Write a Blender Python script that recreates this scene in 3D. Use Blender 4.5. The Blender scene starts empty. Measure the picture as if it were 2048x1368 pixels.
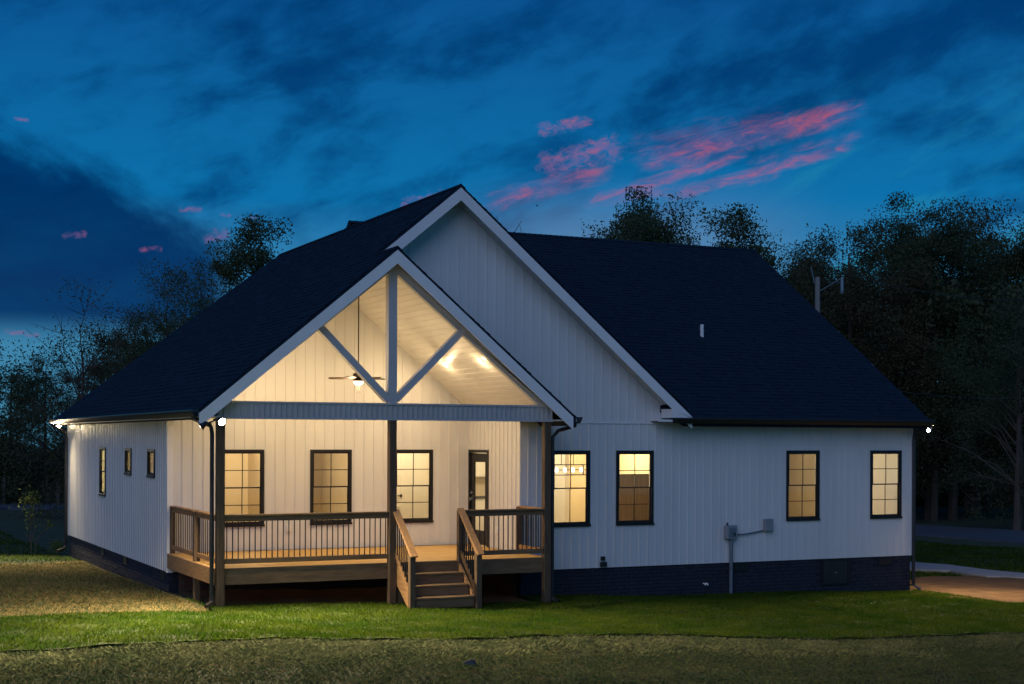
import bpy, bmesh, math, random
import numpy as np
from mathutils import Vector, Matrix
R = math.radians
rng = random.Random(11)
nrng = np.random.default_rng(5)
S = bpy.context.scene
COL = S.collection

# ------------------------------------------------------------------ camera
YAW, FPX, CAM = 0.4484, 2925.3, Vector((-6.5, -26.8156, 3.2))
cam_d = bpy.data.cameras.new('camera'); cam = bpy.data.objects.new('camera', cam_d); COL.objects.link(cam)
cam_d.sensor_width = 36.0; cam_d.lens = 36.0 * FPX / 2048; cam_d.clip_end = 2000; cam_d.clip_start = .1
cam_d.shift_y = (878.05 - 684) / 2048
cam.matrix_world = Matrix.Translation(CAM) @ Matrix.Rotation(-YAW, 4, 'Z') @ Matrix.Rotation(R(90), 4, 'X') @ Matrix.Rotation(0.0034, 4, 'Z')
S.camera = cam
S.cycles.use_denoising = True
S.cycles.max_bounces = 7; S.cycles.transparent_max_bounces = 16; S.cycles.sample_clamp_indirect = 4.0
S.view_settings.view_transform = 'Standard'; S.view_settings.look = 'None'
S.view_settings.exposure = 0.0; S.view_settings.gamma = 1.0; S.view_settings.use_curve_mapping = False

# ------------------------------------------------------------------ world: dusk sky with clouds, laid out by azimuth and elevation
W = bpy.data.worlds.new('World'); S.world = W; W.use_nodes = True
nt = W.node_tree; nt.nodes.clear()
def N(t, **k):
    n = nt.nodes.new(t)
    for a, b in k.items(): setattr(n, a, b)
    return n
def lk(a, b): nt.links.new(a, b)
def M(op, a, b=None, c=None, clamp=False):
    n = N('ShaderNodeMath', operation=op); n.use_clamp = clamp
    for i, v in enumerate((a, b, c)):
        if v is None: continue
        if isinstance(v, (int, float)): n.inputs[i].default_value = v
        else: lk(v, n.inputs[i])
    return n.outputs[0]
def smooth(x, lo, hi):
    n = N('ShaderNodeMapRange', interpolation_type='SMOOTHSTEP'); lk(x, n.inputs[0])
    n.inputs[1].default_value = lo; n.inputs[2].default_value = hi
    return n.outputs[0]
def mixc(f, a, b):
    n = N('ShaderNodeMix', data_type='RGBA'); 
    lk(f, n.inputs[0]) if not isinstance(f, float) else setattr(n.inputs[0], 'default_value', f)
    for i, v in ((6, a), (7, b)):
        if isinstance(v, tuple): n.inputs[i].default_value = (*v, 1)
        else: lk(v, n.inputs[i])
    return n.outputs[2]
tc = N('ShaderNodeTexCoord'); sp = N('ShaderNodeSeparateXYZ'); lk(tc.outputs['Generated'], sp.inputs[0])
az = M('SUBTRACT', M('MULTIPLY', M('ARCTAN2', sp.outputs[0], sp.outputs[1]), 57.2958), math.degrees(YAW))   # degrees right of the view axis
el = M('MULTIPLY', M('ARCSINE', sp.outputs[2]), 57.2958)
def ae(px, py): return math.degrees(math.atan((px - 1024) / FPX)), math.degrees(math.atan((878 - py) / math.hypot(FPX, px - 1024)))
def noise(sx, sy, rot, detail=6, rough=.55, seed=0., dist=0.):
    c = N('ShaderNodeCombineXYZ'); lk(az, c.inputs[0]); lk(el, c.inputs[1]); c.inputs[2].default_value = seed
    m = N('ShaderNodeMapping'); lk(c.outputs[0], m.inputs[0])
    m.inputs['Rotation'].default_value = (0, 0, R(rot))
    m2 = N('ShaderNodeMapping'); lk(m.outputs[0], m2.inputs[0]); m2.inputs['Scale'].default_value = (sx, sy, 1)
    n = N('ShaderNodeTexNoise'); lk(m2.outputs[0], n.inputs['Vector']); n.inputs['Scale'].default_value = 1
    n.inputs['Detail'].default_value = detail; n.inputs['Roughness'].default_value = rough; n.inputs['Distortion'].default_value = dist
    return n.outputs[0]
def streak(p0, p1, w, soft=1.0):
    (a0, e0), (a1, e1) = ae(*p0), ae(*p1)
    L = math.hypot(a1 - a0, e1 - e0); dx, dy = (a1 - a0) / L, (e1 - e0) / L
    da = M('SUBTRACT', az, (a0 + a1) / 2); de = M('SUBTRACT', el, (e0 + e1) / 2)
    t = M('ABSOLUTE', M('ADD', M('MULTIPLY', da, dx), M('MULTIPLY', de, dy)))
    q = M('ABSOLUTE', M('SUBTRACT', M('MULTIPLY', de, dx), M('MULTIPLY', da, dy)))
    wd = w / FPX * 57.3
    return M('MULTIPLY', smooth(M('DIVIDE', t, L / 2 * 1.15), 1.0, .55), smooth(M('DIVIDE', q, wd), 1.0, .0))
ramp = N('ShaderNodeValToRGB'); lk(M('DIVIDE', el, 40.0, clamp=True), ramp.inputs[0])
els = ramp.color_ramp.elements
for i, (p, c) in enumerate([(0, (.06, .24, .38)), (.14, (.045, .25, .47)), (.23, (.0, .175, .44)), (.42, (.0, .092, .31)), (1, (.0, .06, .22))]):
    e = els[i] if i < 2 else els.new(p)
    e.position = p; e.color = (*c, 1)
sky = N('ShaderNodeTexSky'); sky.sky_type = 'NISHITA'; sky.sun_disc = False
SUN_AZ, SUN_EL = R(222), R(30)       # direction the soft afterglow comes from
sky.sun_elevation = R(-2); sky.sun_rotation = SUN_AZ
base = N('ShaderNodeMix', data_type='RGBA'); base.inputs[0].default_value = .02
lk(ramp.outputs[0], base.inputs[6]); lk(sky.outputs[0], base.inputs[7])
colr = base.outputs[2]
n1 = noise(.09, .21, -10, 6, .54, 3.0, .5); n2 = noise(.34, .7, -18, 7, .58, 9.0, .3)
dark = M('MULTIPLY', smooth(M('ADD', M('MULTIPLY', el, .0035), M('ADD', M('MULTIPLY', n1, .62), M('MULTIPLY', n2, .38))), .46, .68), smooth(el, 4.0, 9.5))
colr = mixc(M('MULTIPLY', dark, .92), colr, (.0, .042, .165))
tealn = M('MULTIPLY', smooth(noise(.16, .8, -24, 6, .6, 21.), .5, .72), M('MULTIPLY', smooth(az, 6., 15.), smooth(el, 15., 6.)))
colr = mixc(M('MULTIPLY', tealn, .75), colr, (.02, .30, .44))
# the heavy bank of cloud low on the left
(a0, e0), (a1, e1) = ae(0, 235), ae(470, 475)
sl = (e1 - e0) / (a1 - a0)
edge = M('SUBTRACT', M('ADD', M('MULTIPLY', M('SUBTRACT', az, a0), sl), e0), el)
edge = M('ADD', edge, M('MULTIPLY', M('SUBTRACT', noise(.3, .6, 25, 6, .6, 5.),   .5), 4.2))
bank = M('MULTIPLY', smooth(edge, -.7, 1.5), smooth(az, ae(520, 400)[0], ae(400, 400)[0]))
bank = M('MULTIPLY', bank, smooth(el, 3.3, 4.8))
colr = mixc(M('MULTIPLY', bank, .93), colr, mixc(noise(.25, .7, 0, 5, .6, 8.), (.0, .010, .085), (.0, .045, .16)))
glow = M('MULTIPLY', M('MULTIPLY', smooth(az, ae(820, 400)[0], ae(1150, 400)[0]), smooth(az, ae(1720, 400)[0], ae(1350, 400)[0])), M('MULTIPLY', smooth(el, 10.5, 7.5), smooth(el, 3.0, 6.0)))
colr = mixc(M('MULTIPLY', glow, .5), colr, (.15, .27, .47))
# pink lit streaks and puffs
fine = noise(.75, 2.6, -14, 9, .68, 14., .8); puff = noise(2.2, 3.6, -10, 9, .68, 31., .8)
pk = None
for p0, p1, w, k in [((1270, 325), (1730, 213), 40, 1.0), ((1230, 305), (1600, 235), 70, .35), ((1160, 412), (1500, 298), 24, .85), ((1320, 396), (1710, 286), 20, .9),
                     ((960, 412), (1230, 335), 36, .75), ((1190, 400), (1580, 345), 22, .5), ((1480, 330), (1740, 262), 26, .35)]:
    s = M('MULTIPLY', streak(p0, p1, w), k); pk = s if pk is None else M('MAXIMUM', pk, s)
pm = smooth(M('MULTIPLY', M('SQRT', pk), M('ADD', fine, .06)), .20, .78)
pf = None
for p0, p1, w, k in [((1060, 340), (1260, 285), 60, 1.), ((1060, 262), (1190, 238), 30, .95), ((350, 421), (408, 421), 15, .92), ((398, 480), (462, 466), 30, .88), ((115, 476), (178, 470), 16, .85), ((270, 505), (330, 500), 16, .8), ((430, 430), (520, 440), 10, .9), ((790, 415), (900, 385), 34, .8), ((0, 664), (90, 676), 14, 1.0), ((20, 240), (60, 245), 10, .9)]:
    s = M('MULTIPLY', streak(p0, p1, w), k); pf = s if pf is None else M('MAXIMUM', pf, s)
pm2 = smooth(M('MULTIPLY', M('SQRT', pf), M('ADD', puff, .08)), .40, .70)
pink = mixc(smooth(fine, .4, .68), (.20, .13, .34), (.56, .11, .19))
colr = mixc(M('MULTIPLY', M('MAXIMUM', pm, M('MULTIPLY', pm2, .8)), .7), colr, pink)
bg = N('ShaderNodeBackground'); lk(colr, bg.inputs[0]); bg.inputs[1].default_value = .93
wo = N('ShaderNodeOutputWorld'); lk(bg.outputs[0], wo.inputs[0])

sun_d = bpy.data.lights.new('sun', 'SUN'); sun = bpy.data.objects.new('sun', sun_d); COL.objects.link(sun)
sun_d.energy = .85; sun_d.angle = R(50); sun_d.color = (.54, .65, 1.0)
sun.rotation_euler = (R(90) - SUN_EL, 0, R(180) - SUN_AZ)
sun.location = (-20, -30, 30)

# ------------------------------------------------------------------ materials
def mat(name, c1, c2=None, rough=.6, scale=8., stretch=(1, 1, 1), bump=0., spec=.3, metal=0., detail=5, emit=None, estr=0., bscale=None):
    m = bpy.data.materials.new(name); m.use_nodes = True
    t = m.node_tree; b = t.nodes['Principled BSDF']
    b.inputs['Roughness'].default_value = rough; b.inputs['Specular IOR Level'].default_value = spec; b.inputs['Metallic'].default_value = metal
    b.inputs['Base Color'].default_value = (*c1, 1)
    if c2:
        g = t.nodes.new('ShaderNodeNewGeometry'); mp = t.nodes.new('ShaderNodeMapping'); t.links.new(g.outputs['Position'], mp.inputs[0])
        mp.inputs['Scale'].default_value = stretch
        n = t.nodes.new('ShaderNodeTexNoise'); t.links.new(mp.outputs[0], n.inputs['Vector']); n.inputs['Scale'].default_value = scale; n.inputs['Detail'].default_value = detail; n.inputs['Roughness'].default_value = .62
        r = t.nodes.new('ShaderNodeMapRange'); t.links.new(n.outputs[0], r.inputs[0]); r.inputs[1].default_value = .3; r.inputs[2].default_value = .7
        x = t.nodes.new('ShaderNodeMix'); x.data_type = 'RGBA'; t.links.new(r.outputs[0], x.inputs[0])
        x.inputs[6].default_value = (*c1, 1); x.inputs[7].default_value = (*c2, 1); t.links.new(x.outputs[2], b.inputs['Base Color'])
        if bump:
            n2 = n
            if bscale:
                n2 = t.nodes.new('ShaderNodeTexNoise'); t.links.new(mp.outputs[0], n2.inputs['Vector']); n2.inputs['Scale'].default_value = bscale
            u = t.nodes.new('ShaderNodeBump'); u.inputs['Strength'].default_value = bump; u.inputs['Distance'].default_value = .02
            t.links.new(n2.outputs[0], u.inputs['Height']); t.links.new(u.outputs[0], b.inputs['Normal'])
    if emit:
        b.inputs['Emission Color'].default_value = (*emit, 1); b.inputs['Emission Strength'].default_value = estr
    return m
MT = dict(
    siding=mat('white_vinyl_siding', (.70, .69, .66), (.62, .61, .59), .45, 1.3, (1, 1, .25), spec=.4),
    trim=mat('white_trim', (.80, .79, .77), (.72, .71, .70), .45, 2.),
    truss=mat('grey_white_truss_paint', (.47, .47, .47), (.41, .41, .41), .5, 2.),
    soffit=mat('vented_soffit', (.66, .66, .65), (.58, .58, .57), .5, 3.),
    plank=mat('ceiling_plank_white', (.74, .72, .67), (.66, .64, .59), .32, 3., (4, .6, 1), spec=.5),
    shingle=mat('charcoal_shingle', (.005, .014, .026), (.012, .026, .044), .85, 9., bump=.3, bscale=90., spec=.25),
    black=mat('black_aluminium', (.012, .012, .014), (.022, .022, .024), .35, 5., spec=.5),
    frame=mat('black_window_vinyl', (.014, .013, .013), (.022, .02, .02), .4, 5.),
    brick=mat('dark_painted_brick', (.016, .019, .030), (.034, .036, .050), .75, 6., bump=.4, bscale=60.),
    mortar=mat('dark_painted_mortar', (.012, .014, .022), (.022, .024, .034), .9, 9.),
    rawbrick=mat('brown_brick', (.16, .065, .038), (.09, .04, .03), .85, 7., bump=.4, bscale=60.),
    rawmortar=mat('grey_mortar', (.12, .10, .085), (.08, .07, .06), .9, 9.),
    pine=mat('treated_pine_shaded', (.21, .135, .070), (.12, .074, .038), .65, 3., (1, 9, 9), bump=.15, spec=.25),  # same wood, colour darkened for the unlit front faces
    pineY=mat('treated_pine_cross_lit', (.35, .205, .090), (.20, .110, .050), .65, 3., (9, 1, 9), bump=.15, spec=.25),  # same wood, colour kept lighter for lamp light on the cross pieces
    pineZ=mat('treated_pine_post_shaded', (.135, .090, .052), (.070, .048, .030), .65, 3., (9, 9, 1), bump=.15, spec=.25),  # same wood, posts darkened in colour for their unlit front faces
    deck=mat('deck_pine', (.64, .40, .13), (.46, .27, .085), .6, 2.5, (.8, 8, 1), bump=.1, spec=.3),
    baluster=mat('black_baluster', (.012, .011, .011), (.02, .018, .018), .4, 5.),
    drywall=mat('beige_drywall', (.70, .60, .43), (.65, .55, .39), .8, 1.2),
    tan=mat('tan_drywall', (.56, .48, .34), (.49, .41, .29), .8, 1.5, (1.5, 1.5, .4)),
    white=mat('white_interior_paint', (.76, .72, .62), (.70, .66, .57), .5, 2.),
    greywood=mat('grey_wood_panel', (.22, .17, .12), (.16, .125, .09), .6, 3., (9, 9, .6)),
    floor=mat('interior_floor', (.20, .13, .08), (.14, .09, .055), .4, 4., (1, 8, 1)),
    cabinet=mat('white_cabinet', (.72, .70, .64), (.68, .66, .60), .4, 3.),
    galv=mat('galvanised_grey', (.20, .24, .27), (.14, .17, .20), .4, 9., metal=.4),
    greybox=mat('grey_meter_box', (.26, .29, .31), (.20, .23, .25), .45, 9.),
    pvc=mat('white_pvc', (.78, .78, .76), (.70, .70, .69), .4, 6.),
    bronze=mat('bronze_fan_metal', (.055, .040, .028), (.035, .027, .02), .35, 6., metal=.5),
    blade=mat('fan_blade_wood', (.10, .065, .04), (.065, .042, .028), .45, 4., (6, 6, 1)),
    bulb=mat('lit_bulb', (1, .9, .75), emit=(1, .80, .52), estr=14.),
    flood=mat('lit_flood_lens', (1, .9, .75), emit=(1, .82, .58), estr=90.),
    can=mat('lit_can_lens', (1, .9, .75), emit=(1, .82, .55), estr=10.),
    bowl=mat('lit_glass_bowl', (1, .93, .8), emit=(1, .80, .50), estr=3.2),
    concrete=mat('concrete_path', (.36, .35, .34), (.28, .275, .27), .85, 2.5, bump=.1),
    asphalt=mat('asphalt_road', (.09, .105, .13), (.12, .135, .16), .45, 1.2, bump=.1),
    clay=mat('red_clay', (.16, .085, .034), (.085, .048, .021), .95, 2.6, bump=.6, bscale=12.),
    soil=mat('yard_soil', (.040, .058, .026), (.075, .085, .042), .95, 1.1, bump=.6, bscale=14.),
    turf=mat('lawn_base', (.030, .050, .010), (.050, .080, .015), .95, 2.0, bump=.5, bscale=20.),
    grass=mat('green_blades', (.032, .100, .004), (.115, .165, .012), .55, .9, spec=.25),
    dry=mat('dry_blades', (.15, .185, .085), (.065, .120, .055), .6, 1.0, spec=.25),
    straw=mat('straw_mulch', (.44, .35, .17), (.27, .225, .10), .65, 1.6, spec=.25),
    bark=mat('tree_bark', (.055, .043, .034), (.095, .078, .06), .9, 3., (1, 1, .3), bump=.5),
    leafa=mat('oak_leaf', (.060, .090, .040), (.105, .120, .050), .6, .5),
    leafb=mat('autumn_leaf', (.115, .085, .040), (.070, .080, .036), .6, .5),
    leafc=mat('sapling_leaf', (.16, .20, .045), (.10, .14, .03), .5, 4.),
    deadgrass_lit=mat('dead_grass_lit_blades', (.34, .36, .20), (.15, .21, .10), .65, 1.3, spec=.25),  # dead grass, its paleness also standing in for flood light
    polewood=mat('grey_pole_wood', (.24, .23, .22), (.17, .16, .15), .85, 3., (4, 4, .4)),
    fence=mat('weathered_fence_wood', (.10, .095, .085), (.07, .065, .06), .85, 4.),
    stone=mat('dark_stone', (.05, .05, .048), (.08, .08, .075), .9, 6., bump=.5),
)
gm = bpy.data.materials.new('window_glass'); gm.use_nodes = True; t = gm.node_tree; t.nodes.clear()
o_ = t.nodes.new('ShaderNodeOutputMaterial'); mx = t.nodes.new('ShaderNodeMixShader'); tr = t.nodes.new('ShaderNodeBsdfTransparent'); gl = t.nodes.new('ShaderNodeBsdfGlossy'); fr = t.nodes.new('ShaderNodeFresnel')
gl.inputs['Roughness'].default_value = .02; tr.inputs[0].default_value = (.95, .96, .95, 1)
t.nodes.remove(fr); lw = t.nodes.new('ShaderNodeLayerWeight'); lw.inputs[0].default_value = .5; pw_ = t.nodes.new('ShaderNodeMath'); pw_.operation = 'POWER'; pw_.inputs[1].default_value = 5.; t.links.new(lw.outputs['Facing'], pw_.inputs[0]); ma_ = t.nodes.new('ShaderNodeMath'); ma_.operation = 'MULTIPLY_ADD'; ma_.inputs[1].default_value = .6; ma_.inputs[2].default_value = .03; t.links.new(pw_.outputs[0], ma_.inputs[0]); t.links.new(ma_.outputs[0], mx.inputs[0]); t.links.new(tr.outputs[0], mx.inputs[1]); t.links.new(gl.outputs[0], mx.inputs[2]); t.links.new(mx.outputs[0], o_.inputs[0])
MT['glass'] = gm
for k_, f_ in (('grass', .45), ('dry', .5), ('straw', .45), ('deadgrass_lit', .5), ('leafa', .45), ('leafb', .45), ('leafc', .4)):     # thin leaves let light through
    t = MT[k_].node_tree; b = t.nodes['Principled BSDF']; tl_ = t.nodes.new('ShaderNodeBsdfTranslucent'); mx = t.nodes.new('ShaderNodeMixShader'); mx.inputs[0].default_value = f_
    src = b.inputs['Base Color'].links[0].from_socket; t.links.new(src, tl_.inputs[0]); t.links.new(b.outputs[0], mx.inputs[1]); t.links.new(tl_.outputs[0], mx.inputs[2])
    t.links.new(mx.outputs[0], t.nodes['Material Output'].inputs[0])

# ------------------------------------------------------------------ mesh helpers
class MB:
    def __init__(s): s.v = []; s.f = []
    def add(s, vs, fs):
        n = len(s.v); s.v += [tuple(p) for p in vs]; s.f += [tuple(i + n for i in f) for f in fs]; return s
    def box(s, x0, x1, y0, y1, z0, z1):
        return s.add([(x0,y0,z0),(x1,y0,z0),(x1,y1,z0),(x0,y1,z0),(x0,y0,z1),(x1,y0,z1),(x1,y1,z1),(x0,y1,z1)],
                     [(0,3,2,1),(4,5,6,7),(0,1,5,4),(1,2,6,5),(2,3,7,6),(3,0,4,7)])
    def prism(s, poly, off):                      # poly: 3D points, extruded by the vector off
        n = len(poly); a = [Vector(p) for p in poly]; o = Vector(off)
        return s.add([*a, *[p + o for p in a]], [tuple(range(n))[::-1], tuple(range(n, 2*n))] + [(i, (i+1) % n, n + (i+1) % n, n + i) for i in range(n)])
    def bar(s, p, q, w, h, up=(0, 0, 1)):         # square bar from p to q
        p, q = Vector(p), Vector(q); d = (q - p).normalized(); u = Vector(up)
        x = d.cross(u)
        if x.length < 1e-4: x = d.cross(Vector((1, 0, 0)))
        x.normalize(); u = x.cross(d).normalized()
        a = [p - x*w/2 - u*h/2, p + x*w/2 - u*h/2, p + x*w/2 + u*h/2, p - x*w/2 + u*h/2]
        return s.prism(a, q - p)
    def tube(s, pts, rad, n=8, cap=True):
        pts = [Vector(p) for p in pts]; rad = rad if isinstance(rad, (list, tuple)) else [rad]*len(pts)
        b = len(s.v); x = None
        for i, p in enumerate(pts):
            d = (pts[min(i+1, len(pts)-1)] - pts[max(i-1, 0)]).normalized()
            if x is None: x = d.orthogonal().normalized()
            x = (x - d * x.dot(d)).normalized(); y = d.cross(x)
            for k in range(n):
                a = 2*math.pi*k/n; s.v.append(tuple(p + (x*math.cos(a) + y*math.sin(a))*rad[i]))
        for i in range(len(pts)-1):
            for k in range(n):
                s.f.append((b+i*n+k, b+i*n+(k+1) % n, b+(i+1)*n+(k+1) % n, b+(i+1)*n+k))
        if cap: s.f.append(tuple(b+k for k in range(n))[::-1]); s.f.append(tuple(b+(len(pts)-1)*n+k for k in range(n)))
        return s
    def lathe(s, c, prof, n=20):                  # prof: (radius, z)
        c = Vector(c); b = len(s.v)
        for r, z in prof:
            for k in range(n):
                a = 2*math.pi*k/n; s.v.append((c.x + r*math.cos(a), c.y + r*math.sin(a), c.z + z))
        for i in range(len(prof)-1):
            for k in range(n): s.f.append((b+i*n+k, b+i*n+(k+1) % n, b+(i+1)*n+(k+1) % n, b+(i+1)*n+k))
        s.f.append(tuple(b+k for k in range(n))[::-1]); s.f.append(tuple(b+(len(prof)-1)*n+k for k in range(n)))
        return s
    def mesh(s, name): 
        me = bpy.data.meshes.new(name); me.from_pydata(s.v, [], s.f); me.update(); return me
    def build(s, name, m, parent=None, smooth=False, bevel=0., recalc=True):
        me = s.mesh(name)
        if recalc or bevel:
            bm = bmesh.new(); bm.from_mesh(me)
            bmesh.ops.recalc_face_normals(bm, faces=bm.faces)
            if bevel: bmesh.ops.bevel(bm, geom=bm.edges[:], offset=bevel, segments=1, affect='EDGES', clamp_overlap=True)
            bm.to_mesh(me); bm.free()
        return link(name, me, m, parent, smooth)
def link(name, me, m, parent=None, smooth=False):
    if m and not me.materials: me.materials.append(MT[m] if isinstance(m, str) else m)
    if smooth: me.polygons.foreach_set('use_smooth', [True]*len(me.polygons))
    o = bpy.data.objects.new(name, me); COL.objects.link(o)
    if parent: put(o, parent)
    return o
def put(o, parent):
    o.parent = parent
    q = parent; loc = Vector((0, 0, 0)); rot = None
    mw = Matrix.Identity(4)
    chain = []
    while q: chain.append(q); q = q.parent
    for q in reversed(chain): mw = mw @ q.matrix_parent_inverse @ q.matrix_basis
    o.matrix_parent_inverse = mw.inverted()
def tag(o, label, cat, group=None):
    o['label'] = label; o['category'] = cat
    if group: o['group'] = group
    return o
def thing(name, loc, label, cat, group=None):
    o = bpy.data.objects.new(name, None); COL.objects.link(o); o.location = loc; o.empty_display_size = .2
    return tag(o, label, cat, group)
def struct(o): o['kind'] = 'structure'; return o
def stuff(o): o['kind'] = 'stuff'; return o
CA, SA = math.cos(YAW), math.sin(YAW)
def rd(r, d): return Vector((CAM.x + r*CA + d*SA, CAM.y - r*SA + d*CA))    # metres right of and ahead of the viewpoint
def gz(x, y):
    """height of the yard: falls gently to the right and to the back"""
    xx = np.clip(x, 0, 24); yy = np.clip(y, -1.5, 26)
    return .2 - .031*(xx - .1) - .015*(yy + 1.2) + .018*np.sin(x*1.1 + y*.7) + .015*np.sin(x*.37 - y*.9 + 1.)
def at(px, d): r = (px - 1024)/FPX*d; p = rd(r, d); return Vector((p.x, p.y, float(gz(p.x, p.y))))
def gpt(px, py):
    d = 30.
    for _ in range(30): p = at(px, d); d = (3.2 - p.z)*FPX/(py - 878.05 - (px - 1024)*.0034)
    return at(px, d)

# ------------------------------------------------------------------ ground
a1 = np.concatenate([np.arange(-260, -30, 6.), np.arange(-30, 45, .6), np.arange(45, 300, 6.)])
b1 = np.concatenate([np.arange(-60, -20, 4.), np.arange(-20, 30, .6), np.arange(30, 120, 3.), np.arange(120, 420, 10.)])
gx, gy = np.meshgrid(a1, b1, indexing='ij')
gzz = gz(gx, gy) - .06
# keep the sheet under the brick footing and the lawn
na, nb = len(a1), len(b1)
idx = np.arange(na*nb).reshape(na, nb)
quads = np.stack([idx[:-1, :-1], idx[1:, :-1], idx[1:, 1:], idx[:-1, 1:]], -1).reshape(-1, 4)
def npmesh(name, verts, faces, m):
    me = bpy.data.meshes.new(name); k = faces.shape[1]
    me.vertices.add(len(verts)); me.vertices.foreach_set('co', np.ascontiguousarray(verts, np.float32).ravel())
    me.loops.add(faces.size); me.loops.foreach_set('vertex_index', np.ascontiguousarray(faces, np.int32).ravel())
    me.polygons.add(len(faces)); me.polygons.foreach_set('loop_start', np.arange(0, faces.size, k, dtype=np.int32))
    try: me.polygons.foreach_set('loop_total', np.full(len(faces), k, np.int32))
    except Exception: pass
    me.update(calc_edges=True); me.materials.append(MT[m]); return me
g = link('ground', npmesh('ground', np.stack([gx, gy, gzz], -1).reshape(-1, 3), quads, 'soil'), None); struct(g)

def rd_of(x, y):
    dx, dy = x - CAM.x, y - CAM.y
    return dx*CA - dy*SA, dx*SA + dy*CA
# red clay beside the house, concrete walk, roads
def poly_mask(pts, wob=.25):
    P = np.array([(p.x, p.y) for p in pts])
    def f(x, y):
        x = x + wob*np.sin(y*2.3 + x*1.1) ; y = y + wob*np.sin(x*1.9 - y*.8)
        ins = np.zeros(x.shape, bool); j = len(P) - 1
        for i in range(len(P)):
            c = ((P[i, 1] > y) != (P[j, 1] > y)) & (x < (P[j, 0] - P[i, 0])*(y - P[i, 1])/(P[j, 1] - P[i, 1] + 1e-12) + P[i, 0]); ins ^= c; j = i
        return ins
    return f
cl = [gpt(1795, 1163), gpt(1930, 1151), gpt(2200, 1150), gpt(2200, 1212), gpt(1990, 1206), gpt(1880, 1198), gpt(1800, 1186)]
CLAYM = poly_mask(cl)
def sod_near(r): return 22.9 + .30*r + .12*np.sin(r*.9) + .05*np.sin(r*3.1)      # front edge of the lawn strip
def sod_mask(x, y):
    """lawn strip laid along the porch and the rear wall"""
    r, d = rd_of(x, y)
    far = np.where(x < -.15, 25.2 + .4*np.sin(r*.8) + .25*(r + 4), 60.)
    inside = (d > sod_near(r)) & (d < far) & ~((y > -.02) & (x > 6.5) & (x < 16.9)) & ~((y > -1.15) & (x > -.1) & (x < 6.6))
    return inside & ~((x > 17.05) & CLAYM(x, y)) & (y < .4 + .55*np.sin(x*.5)) & (d < 42) & (r < 17)
def sheet(name, m, x0, x1, y0, y1, step, mask, lift, thick):
    xs = np.arange(x0, x1, step); ys = np.arange(y0, y1, step); X, Y = np.meshgrid(xs, ys, indexing='ij')
    keep = mask(X[:-1, :-1] + step/2, Y[:-1, :-1] + step/2)
    Z = gz(X, Y) + lift + .012*np.sin(X*5.3 + Y*3.1) + .010*np.sin(X*2.1 - Y*6.3)
    n0 = X.size; I = np.arange(n0).reshape(X.shape)
    top = np.stack([I[:-1, :-1], I[1:, :-1], I[1:, 1:], I[:-1, 1:]], -1)[keep]
    V = np.concatenate([np.stack([X, Y, Z], -1).reshape(-1, 3), np.stack([X, Y, Z - thick], -1).reshape(-1, 3)])
    F = [top]
    pad = np.zeros((keep.shape[0] + 2, keep.shape[1] + 2), bool); pad[1:-1, 1:-1] = keep
    for (di, dj, c0, c1) in ((-1, 0, (0, 1), (0, 0)), (1, 0, (1, 0), (1, 1)), (0, -1, (0, 0), (1, 0)), (0, 1, (1, 1), (0, 1))):
        e = keep & ~pad[1 + di:pad.shape[0] - 1 + di, 1 + dj:pad.shape[1] - 1 + dj]
        ii, jj = np.nonzero(e)
        p, q = I[ii + c0[0], jj + c0[1]], I[ii + c1[0], jj + c1[1]]
        F.append(np.stack([p, q, q + n0, p + n0], -1))
    F = np.concatenate(F); used, inv = np.unique(F, return_inverse=True)
    o = link(name, npmesh(name, V[used], inv.reshape(F.shape), m), None); return struct(o)
sheet('lawn', 'turf', -12, 24, -12, 4, .12, sod_mask, .0, .10)
xs = [p.x for p in cl]; ys = [p.y for p in cl]
sheet('dirt_patch', 'clay', min(xs) - 1, max(xs) + 1, min(ys) - 1, max(ys) + 1, .12, poly_mask(cl), .005, .06)
sheet('dirt_patch', 'clay', .22, 6.45, -1.0, 2.5, .12, lambda x, y: x > 0, .02, .1)
def strip(name, m, pts_near, pts_far, lift, thick):
    mb = MB(); n = len(pts_near)
    for i in range(n - 1):
        q = [pts_near[i], pts_near[i+1], pts_far[i+1], pts_far[i]]
        mb.prism([(p.x, p.y, p.z + lift - thick) for p in q], (0, 0, thick))
    return struct(mb.build(name, m))
def line(a, b, n): return [(a[0] + (b[0]-a[0])*i/n, a[1] + (b[1]-a[1])*i/n) for i in range(n+1)]
strip('path', 'concrete', [gpt(*p) for p in [(1780, 1138), (1900, 1143), (1975, 1155), (2060, 1157), (2200, 1163)]], [gpt(*p) for p in [(1780, 1122), (1900, 1131), (1975, 1141), (2060, 1149), (2200, 1160)]], .03, .12)
strip('road', 'asphalt', [gpt(*p) for p in line((1700, 1058), (2300, 1105), 8)], [gpt(*p) for p in line((1700, 1042), (2300, 1077), 8)], .03, .2)
strip('road', 'asphalt', [gpt(*p) for p in line((-300, 1018), (330, 1016), 8)], [gpt(*p) for p in line((-300, 999), (330, 1003), 8)], .03, .2)

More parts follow.
